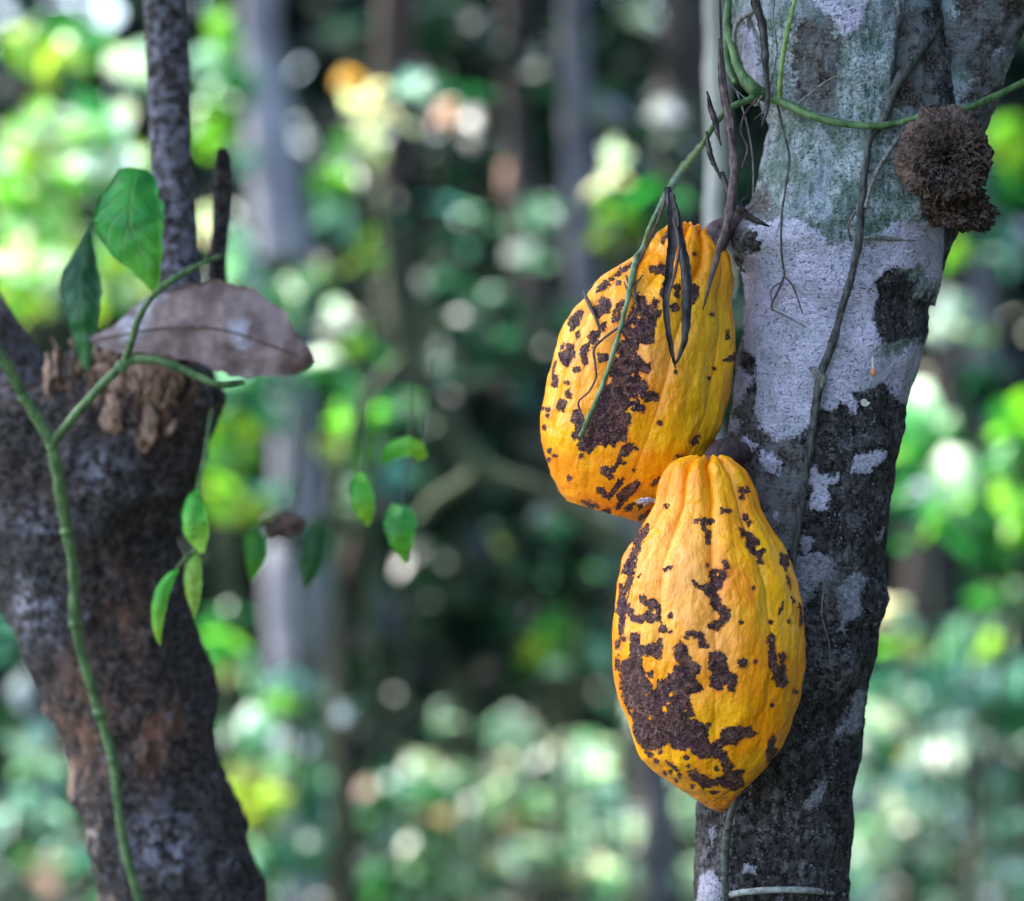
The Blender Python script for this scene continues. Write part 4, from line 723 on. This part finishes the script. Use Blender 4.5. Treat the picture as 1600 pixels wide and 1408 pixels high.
for lab, mt, ax, st in (('single narrow lime green leaf hanging in mid air left of the arched one', GLB, [(564, 738, 1.92, 5), (563, 758, 1.91, 13), (566, 780, 1.905, 15), (571, 800, 1.905, 13), (575, 822, 1.91, 2)], [(580, 560, 2.1, 1.2), (572, 650, 2.05, 1.2), (564, 740, 1.92, 1.6)]),
                        ('small arched green leaf hovering above its two neighbours', GLB, [(598, 724, 1.92, 3), (612, 706, 1.91, 11), (632, 698, 1.905, 13), (650, 702, 1.905, 13), (662, 718, 1.91, 6)], [(680, 560, 2.1, 1.2), (668, 640, 2.05, 1.2), (660, 712, 1.92, 1.6)]),
                        ('wavy green leaf with a pale upper half, lowest of the hanging three', GL, [(626, 788, 1.92, 12), (624, 805, 1.91, 20), (624, 828, 1.905, 20), (628, 850, 1.905, 15), (634, 880, 1.91, 2)], [(645, 560, 2.1, 1.2), (640, 680, 2.05, 1.2), (628, 790, 1.92, 1.6)])):
    V, F = px_tube(st, 30, 6); o = mk('hanging_leaf', V, F, vine_dark); tag(o, lab, 'leaf', 'leaves hanging by threads'); nleaf([(a[0], a[1], a[2], a[3]*1.2) for a in ax], mt, o, seed=len(lab), ruf=.12, name='leaf_blade')

# ================================================================== the wood behind
lil = simple('smooth_lilac_bark', (.13, .125, .145), (.24, .235, .265), 9, .8, .002); brn = simple('brown_tree_bark', (.016, .011, .008), (.05, .033, .024), 12, .85, .002)
gry = simple('grey_tree_bark', (.055, .055, .06), (.12, .12, .13), 10, .85, .002); blk = simple('dark_tree_bark', (.015, .012, .012), (.05, .038, .034), 12, .85, .002); olv = simple('olive_stem_bark', (.016, .024, .010), (.045, .062, .025), 12, .8, .002)
pal_ = simple('pale_smooth_bark', (.30, .31, .28), (.46, .46, .41), 14, .75, .001)
def tree(label, pts, Y, mat, crown=None, group='slim trees behind'):
    gz = 704+CZ*D/(S*Y); p = sorted(pts, key=lambda q: q[1]); x1, y1, r1 = p[-1]; x0, y0, r0 = p[0]
    p = [(x0, y0-500, r0*.7)]+p+[(x1+(x1-p[-2][0])*.1, gz+20, r1*1.25)]
    root = empty('slim_tree', P(p[-1][0], gz, Y), label, 'tree', group)
    sd_ = len(label)*1.7; xs = np.interp(np.linspace(0, 1, 14), np.linspace(0, 1, len(p)), [q[0] for q in p]); ys = np.interp(np.linspace(0, 1, 14), np.linspace(0, 1, len(p)), [q[1] for q in p]); rs = np.interp(np.linspace(0, 1, 14), np.linspace(0, 1, len(p)), [q[2] for q in p])
    V, F = px_tube([(x+rs[0]*.35*math.sin(y/150+sd_), y, Y+.03*math.sin(y/200), r*(1+.12*math.sin(y/90+sd_))) for x, y, r in zip(xs, ys, rs)], 90, 24, .14, len(label)); mk('trunk', V, F, mat, root)
    top = P(p[0][0], p[0][1], Y)
    cs = crown or [((top[0]+.2, Y+.5, top[2]+.25), (.9, .9, .4), 130, .2, [('green', 2), ('mid', 3), ('deep', 3)])]
    foliage('crown', cs, root, LEAF, .4, .5); return root
tree('lilac grey trunk, the palest and widest of those standing behind, left of centre', [(405, -60, 34), (420, 100, 34), (432, 250, 40), (440, 400, 40), (445, 600, 36), (462, 800, 40), (478, 1000, 48), (484, 1100, 50)], 6.6, lil)
tree('brown slender trunk at the top, right of the lilac one', [(628, -60, 34), (624, 100, 34), (628, 250, 30), (622, 420, 28), (600, 640, 20), (540, 1000, 18)], 5.9, brn)
tree('thin grey trunk running down the top centre, left of the upper pod', [(898, -60, 22), (898, 100, 22), (896, 300, 22), (905, 460, 22), (950, 700, 22), (1020, 1000, 22)], 6.4, gry)
tree('dark brown trunk at the top centre, left of the thin grey one', [(812, -60, 26), (808, 100, 26), (830, 400, 24), (900, 800, 24), (1010, 1000, 24)], 7.6, blk)
tree('black trunk in the gap just left of the focused tree', [(1066, -60, 40), (1060, 100, 40), (1050, 300, 36), (1040, 700, 36), (1040, 1000, 36)], 7.2, blk)
tree('dark stem standing in the shade right of the focused trunk', [(1500, 200, 26), (1480, 600, 28), (1455, 800, 30), (1445, 1000, 32)], 7.4, blk)
tree('grey stem near the upper right corner of the wood', [(1520, 200, 20), (1530, 400, 20), (1545, 700, 20)], 8.5, gry)
tree('pale cream trunk close behind the left edge of the focused tree', [(1117, -60, 17), (1117, 100, 17), (1116, 300, 16), (1108, 450, 16), (1104, 600, 16), (1122, 720, 16), (1156, 800, 16), (1172, 1408, 17)], 2.35, pal_, [((.75, 2.5, 2.9), (.5, .4, .3), 60, .2, [('green', 1), ('mid', 1)])])
# forked olive sapling
root = empty('olive_sapling', P(760, 1250, 4.4), 'forked olive green sapling bending through the middle of the wood', 'sapling')
for nm_, p in (('stem', [(600, 300, 15), (618, 430, 17), (634, 540, 18), (690, 640, 17), (755, 735, 17), (830, 765, 17), (920, 810, 18), (1010, 890, 18), (1090, 1040, 19), (1150, 1300, 20), (1165, 1600, 20), (1175, 2090, 22)]), ('branch', [(640, 550, 13), (600, 595, 13), (565, 640, 13), (545, 700, 12), (520, 800, 10)]), ('branch', [(752, 735, 12), (715, 762, 12), (680, 785, 12), (650, 820, 10)])):
    V, F = px_tube([(x, y, 4.4, r) for x, y, r in p], 60, 16, .1, 4); mk(nm_, V, F, olv, root)

def shrub(label, Y, stems, cl, mat=LEAF, group='understorey shrubs', name='shrub', aspect=.5, droop=.25):
    """stems: px where a stem meets the ground; cl rows px,py,rx,ry,n,leaf size px,palette"""
    gz = 704+CZ*D/(S*Y); k = S*Y/D
    root = empty(name, P(stems[0], gz, Y), label, 'shrub', group)
    cs = [(P(x, y, Y+rng.uniform(-.15, .15)), (rx*k, max(rx, ry)*k*1.2, ry*k), n, sz*k*1.35, pal) for x, y, rx, ry, n, sz, pal in cl]
    foliage('foliage', cs, root, mat, aspect, droop)
    gs = []
    for x, y, rx, ry, *_ in cl[::3]:
        s0 = min(stems, key=lambda q: abs(q-x)); mid = ((s0+x)/2+rng.normal(0, 10), (gz+y)/2)
        gs.append(px_tube([(s0, gz+10, Y, 5), (s0+(x-s0)*.2, gz*.6+y*.4, Y, 4), (x, y+ry*.6, Y, 3), (x, y-ry*.3, Y, 2)], 20, 6))
    V, F = join(gs); mk('stems', V, F, olv, root); return root
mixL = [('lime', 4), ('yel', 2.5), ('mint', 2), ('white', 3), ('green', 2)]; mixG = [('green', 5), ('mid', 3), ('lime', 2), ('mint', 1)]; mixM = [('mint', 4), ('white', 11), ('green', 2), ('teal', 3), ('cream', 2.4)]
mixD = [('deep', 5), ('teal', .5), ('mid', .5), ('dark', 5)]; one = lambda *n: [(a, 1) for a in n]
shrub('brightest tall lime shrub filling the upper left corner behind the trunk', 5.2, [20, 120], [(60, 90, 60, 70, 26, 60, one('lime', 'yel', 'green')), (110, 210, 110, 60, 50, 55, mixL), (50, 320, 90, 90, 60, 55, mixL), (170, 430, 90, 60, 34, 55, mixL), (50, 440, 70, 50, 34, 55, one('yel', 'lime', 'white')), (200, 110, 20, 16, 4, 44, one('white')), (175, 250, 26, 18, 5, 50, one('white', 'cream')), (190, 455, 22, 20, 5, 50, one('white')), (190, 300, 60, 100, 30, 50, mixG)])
shrub('mixed green shrub showing between the slim dark stem and the lilac trunk', 5.6, [340], [(350, 60, 24, 44, 14, 50, one('lime', 'green')), (330, 105, 22, 30, 6, 50, one('blue', 'mint')), (335, 200, 24, 60, 16, 56, one('lime', 'olive', 'green')), (376, 250, 20, 20, 5, 44, one('mint', 'white')), (322, 345, 14, 30, 5, 44, one('white', 'cream')), (372, 370, 24, 24, 5, 50, one('mint', 'cream')), (385, 425, 30, 30, 7, 60, one('blue', 'teal', 'mint')), (350, 140, 40, 40, 14, 60, one('green', 'mid'))])
shrub('lime leaved sapling right of the dead leaf tip', 5.4, [540], [(515, 285, 34, 40, 16, 50, one('green', 'lime', 'mid')), (562, 372, 22, 18, 6, 52, one('lime', 'yel')), (572, 410, 18, 14, 5, 46, one('yel', 'lime')), (510, 430, 20, 16, 4, 46, one('lime')), (524, 502, 26, 28, 5, 54, one('lilac', 'white')), (562, 538, 18, 14, 4, 42, one('lime', 'yel')), (455, 480, 44, 60, 16, 70, one('green', 'mid')), (512, 600, 40, 50, 14, 56, one('green', 'mint', 'mid')), (600, 640, 60, 50, 16, 60, one('green', 'mid')), (518, 350, 36, 20, 8, 50, one('mint', 'teal'))])
shrub('sparse tall shrub with cream and orange leaves before the brown trunk', 4.9, [600], [(546, 122, 16, 14, 4, 44, one('orange')), (580, 150, 20, 46, 8, 52, one('cream')), (600, 190, 40, 16, 8, 46, one('cream', 'white')), (566, 232, 26, 24, 6, 50, one('white', 'cream')), (636, 140, 22, 18, 5, 46, one('blue', 'mint')), (535, 215, 18, 22, 6, 46, one('lime', 'green')), (694, 178, 8, 8, 2, 44, one('pink')), (730, 150, 50, 24, 12, 50, one('deep', 'green', 'mid'))])
shrub('glowing yellow green sapling just right of the left trunk', 5.0, [370], [(360, 690, 40, 56, 30, 56, one('lime', 'yel', 'mint')), (345, 780, 30, 50, 18, 50, one('lime', 'yel', 'green')), (392, 805, 24, 22, 7, 48, one('yel')), (370, 600, 50, 40, 14, 56, one('teal', 'mint', 'green')), (430, 620, 30, 60, 14, 56, one('green', 'teal')), (510, 712, 18, 18, 3, 50, one('yel', 'cream')), (545, 770, 20, 30, 4, 50, one('white')), (560, 680, 40, 60, 16, 60, mixG), (600, 760, 60, 50, 12, 60, mixD)])
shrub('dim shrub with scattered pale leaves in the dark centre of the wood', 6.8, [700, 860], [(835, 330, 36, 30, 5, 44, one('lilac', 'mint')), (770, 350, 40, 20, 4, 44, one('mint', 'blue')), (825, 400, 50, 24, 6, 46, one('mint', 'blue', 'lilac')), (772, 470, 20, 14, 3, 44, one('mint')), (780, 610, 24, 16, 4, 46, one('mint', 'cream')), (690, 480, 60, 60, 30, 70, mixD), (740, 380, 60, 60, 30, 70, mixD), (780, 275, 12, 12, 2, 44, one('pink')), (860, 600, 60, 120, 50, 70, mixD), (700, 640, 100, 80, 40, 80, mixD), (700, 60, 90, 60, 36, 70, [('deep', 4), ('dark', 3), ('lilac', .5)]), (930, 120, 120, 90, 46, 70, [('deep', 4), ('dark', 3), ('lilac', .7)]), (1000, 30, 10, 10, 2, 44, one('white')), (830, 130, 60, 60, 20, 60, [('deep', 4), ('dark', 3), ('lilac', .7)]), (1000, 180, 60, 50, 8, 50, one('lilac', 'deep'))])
shrub('shrub with one broad cream leaf above green ones, left of the upper pod', 5.2, [980], [(962, 252, 16, 16, 4, 60, one('cream', 'white')), (950, 290, 14, 16, 4, 56, one('cream', 'white')), (972, 340, 34, 30, 10, 56, one('lime', 'green')), (960, 370, 30, 20, 6, 54, one('lime', 'olive')), (1020, 300, 40, 60, 16, 66, one('green', 'mid', 'deep')), (1040, 200, 40, 50, 10, 60, one('deep', 'lilac'))])
shrub('low shrub with cream and olive leaves hugging the foot of the left trunk', 5.0, [410], [(345, 1020, 30, 26, 10, 52, one('lime', 'green')), (382, 1042, 26, 22, 7, 50, one('cream', 'mint')), (430, 1075, 26, 28, 7, 50, one('blue', 'mint')), (448, 1105, 24, 16, 6, 50, one('green', 'lime')), (392, 1140, 30, 50, 14, 54, one('green', 'teal', 'mint')), (432, 1238, 16, 28, 5, 50, one('cream', 'white')), (402, 1250, 36, 60, 26, 66, one('olive', 'yel', 'olive')), (350, 960, 30, 30, 8, 56, one('green', 'mid')), (545, 1110, 12, 12, 3, 44, one('mint', 'blue')), (440, 1350, 50, 50, 20, 60, one('teal', 'mint', 'green'))])
shrub('dark shrub with leaves coloured as dull discs of light below the hanging leaves', 6.4, [560, 700], [(610, 960, 12, 12, 2, 44, one('lilac')), (690, 955, 14, 14, 3, 46, one('mint')), (545, 1060, 20, 16, 4, 50, one('teal', 'mint')), (590, 1130, 80, 60, 30, 66, mixD), (640, 1000, 90, 90, 36, 70, mixD), (750, 1050, 8, 8, 2, 44, one('pink')), (760, 855, 20, 20, 4, 50, one('olive', 'mint')), (700, 880, 90, 90, 26, 70, mixD), (820, 900, 90, 90, 30, 70, mixD), (450, 1170, 40, 20, 4, 50, one('lilac'))])  # discs of light here are put into the leaf colour
shrub('upright shrub whose lime leaf glows left of the lower pod', 6.0, [880], [(842, 1022, 20, 16, 7, 52, one('lime', 'yel')), (862, 990, 26, 20, 6, 50, one('green', 'lime')), (880, 1040, 16, 16, 4, 46, one('mint')), (905, 890, 26, 16, 5, 46, one('white', 'mint')), (862, 796, 24, 16, 6, 50, one('white', 'cream')), (920, 950, 20, 16, 4, 46, one('white', 'lilac')), (900, 830, 50, 40, 14, 60, mixD), (940, 1010, 40, 50, 12, 56, one('green', 'mid', 'mint')), (940, 880, 30, 60, 10, 50, one('teal', 'mint'))])
shrub('broad leaved green plant right of the focused trunk', 4.6, [1500], [(1450, 690, 40, 60, 12, 110, one('green', 'green', 'lime')), (1500, 780, 50, 60, 14, 110, one('green', 'lime', 'mid')), (1540, 880, 44, 50, 10, 100, one('green', 'mid')), (1590, 700, 30, 80, 14, 80, one('lime', 'green', 'green')), (1430, 800, 30, 60, 10, 80, one('green', 'mid')), (1436, 770, 10, 10, 2, 44, one('lilac')), (1580, 800, 40, 60, 10, 80, one('lime', 'green'))])
shrub('pale dotted shrub behind the upper right of the focused trunk', 5.8, [1530], [(1490, 400, 14, 24, 6, 46, one('lime', 'yel')), (1500, 480, 30, 40, 8, 50, one('mint', 'lilac')), (1470, 515, 22, 18, 4, 50, one('white', 'lilac')), (1530, 520, 24, 18, 5, 48, one('mint', 'yel')), (1572, 230, 20, 50, 12, 56, one('lime', 'yel')), (1580, 380, 30, 60, 10, 56, one('lilac', 'mint', 'deep')), (1540, 600, 60, 50, 18, 66, mixD), (1540, 330, 40, 80, 20, 60, one('deep', 'mid', 'teal')), (1585, 300, 20, 30, 6, 50, one('lime', 'green'))])
shrub('lime and teal shrub at the right edge below the broad leaves', 5.4, [1560], [(1560, 950, 40, 40, 14, 60, one('green', 'olive', 'mid')), (1480, 1060, 44, 44, 14, 80, one('teal', 'mint')), (1395, 960, 20, 20, 5, 46, one('mint', 'cream')), (1410, 1010, 24, 20, 6, 50, one('olive', 'lime')), (1430, 1030, 16, 24, 4, 46, one('pink', 'lilac')), (1545, 1010, 18, 18, 4, 50, one('lime', 'yel')), (1450, 1200, 60, 40, 12, 56, one('mint', 'white', 'teal')), (1560, 1100, 50, 50, 16, 60, one('teal', 'mint', 'mid'))])
shrub('pale mint herb patch in the lower left corner beside the left trunk', 5.2, [40], [(60, 1180, 44, 40, 12, 60, one('white', 'mint', 'blue')), (30, 1080, 20, 16, 4, 46, one('lilac')), (30, 1280, 60, 50, 16, 56, one('mint', 'teal', 'blue')), (80, 1350, 60, 50, 14, 56, one('mint', 'pink', 'teal')), (14, 1000, 30, 40, 8, 56, one('teal', 'deep'))])
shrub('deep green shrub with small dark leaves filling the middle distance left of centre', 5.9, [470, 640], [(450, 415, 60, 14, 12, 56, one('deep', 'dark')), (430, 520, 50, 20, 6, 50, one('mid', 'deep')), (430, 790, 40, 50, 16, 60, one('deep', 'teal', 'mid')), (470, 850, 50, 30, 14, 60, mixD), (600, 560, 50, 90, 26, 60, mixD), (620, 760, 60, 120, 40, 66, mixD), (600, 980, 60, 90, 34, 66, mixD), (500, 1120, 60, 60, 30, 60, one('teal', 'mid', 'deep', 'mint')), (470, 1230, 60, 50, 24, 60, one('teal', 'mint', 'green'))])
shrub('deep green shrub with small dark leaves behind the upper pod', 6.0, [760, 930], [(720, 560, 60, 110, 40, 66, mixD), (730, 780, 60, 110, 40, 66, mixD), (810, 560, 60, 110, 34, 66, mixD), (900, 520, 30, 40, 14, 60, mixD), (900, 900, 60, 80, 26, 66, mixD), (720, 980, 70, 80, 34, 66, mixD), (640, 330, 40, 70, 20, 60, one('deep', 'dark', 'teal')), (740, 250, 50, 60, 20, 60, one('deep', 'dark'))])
shrub('extra bright shrub with glints painted into white leaves, speckling the left edge', 6.4, [90], [(60, 230, 70, 50, 12, 60, one('white', 'mint')), (60, 260, 60, 40, 8, 60, one('white')), (180, 260, 30, 20, 7, 60, one('white')), (30, 390, 40, 50, 10, 60, one('white', 'lime')), (190, 450, 20, 20, 6, 60, one('white')), (205, 110, 22, 16, 6, 60, one('white')), (100, 60, 50, 40, 10, 60, one('mint', 'green')), (110, 400, 60, 40, 12, 60, mixL)])  # white leaves stand for glints, painted as leaf colour
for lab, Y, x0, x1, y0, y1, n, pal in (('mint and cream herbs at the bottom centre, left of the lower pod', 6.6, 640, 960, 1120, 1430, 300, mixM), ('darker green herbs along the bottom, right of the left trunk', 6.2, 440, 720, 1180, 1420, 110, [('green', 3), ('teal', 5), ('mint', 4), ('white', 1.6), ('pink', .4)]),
                                    ('bright low herbs beneath the lower pod, left of the trunk foot', 7.0, 860, 1110, 1070, 1430, 220, mixM), ('herbs with glints painted into pale leaves at the lower right, beside the dark trunk', 6.2, 1330, 1600, 1130, 1430, 300, [('mint', 5), ('white', 11), ('teal', 3), ('green', 1), ('orange', .2)]),  # the glints of the lower right herbs are pale leaf colour
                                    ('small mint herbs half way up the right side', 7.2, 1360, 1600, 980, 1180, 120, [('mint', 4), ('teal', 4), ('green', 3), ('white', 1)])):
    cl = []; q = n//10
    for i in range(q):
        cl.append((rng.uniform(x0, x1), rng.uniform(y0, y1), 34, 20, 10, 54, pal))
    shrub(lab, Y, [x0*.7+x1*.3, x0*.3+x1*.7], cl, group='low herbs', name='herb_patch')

# ground cover and the far wood: masses nobody could count
def scatter(name, label, n, xr, yr, zf, size, pal, mat, droop=.2):
    x = rng.uniform(*xr, n); y = yr[0]+(yr[1]-yr[0])*rng.uniform(0, 1, n)**.8; z = zf(x, y, rng.uniform(0, 1, n))
    V, F, C = leaves(np.stack([x*(.3+.7*y/yr[1] if yr[0] > 0 else 1), y, z], -1), n, size*rng.uniform(.5, 1.4, n), pick(pal, n), .5, droop)
    o = mk(name, V, F, mat, cols=C); tag(o, label, kind='stuff'); return o
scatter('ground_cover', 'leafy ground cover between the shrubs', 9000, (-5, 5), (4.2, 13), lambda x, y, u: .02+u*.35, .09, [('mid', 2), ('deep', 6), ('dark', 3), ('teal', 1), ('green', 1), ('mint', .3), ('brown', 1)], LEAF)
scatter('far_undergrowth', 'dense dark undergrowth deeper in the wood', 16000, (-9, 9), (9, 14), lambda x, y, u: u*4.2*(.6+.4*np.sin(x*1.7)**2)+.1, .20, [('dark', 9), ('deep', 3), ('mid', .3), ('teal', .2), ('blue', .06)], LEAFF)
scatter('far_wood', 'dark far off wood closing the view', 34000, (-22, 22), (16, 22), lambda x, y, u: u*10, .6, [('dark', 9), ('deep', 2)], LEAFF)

scatter('side_sky_blocker', 'added dark leaf mass, unseen right of the viewer, blocking sky light', 9000, (1.0, 4.2), (-6.5, 3.0), lambda x, y, u: u*4.5, .26, [('dark', 4), ('deep', 4), ('mid', 1)], LEAFD)  # unseen leaves added beside the camera to block sky light from the right
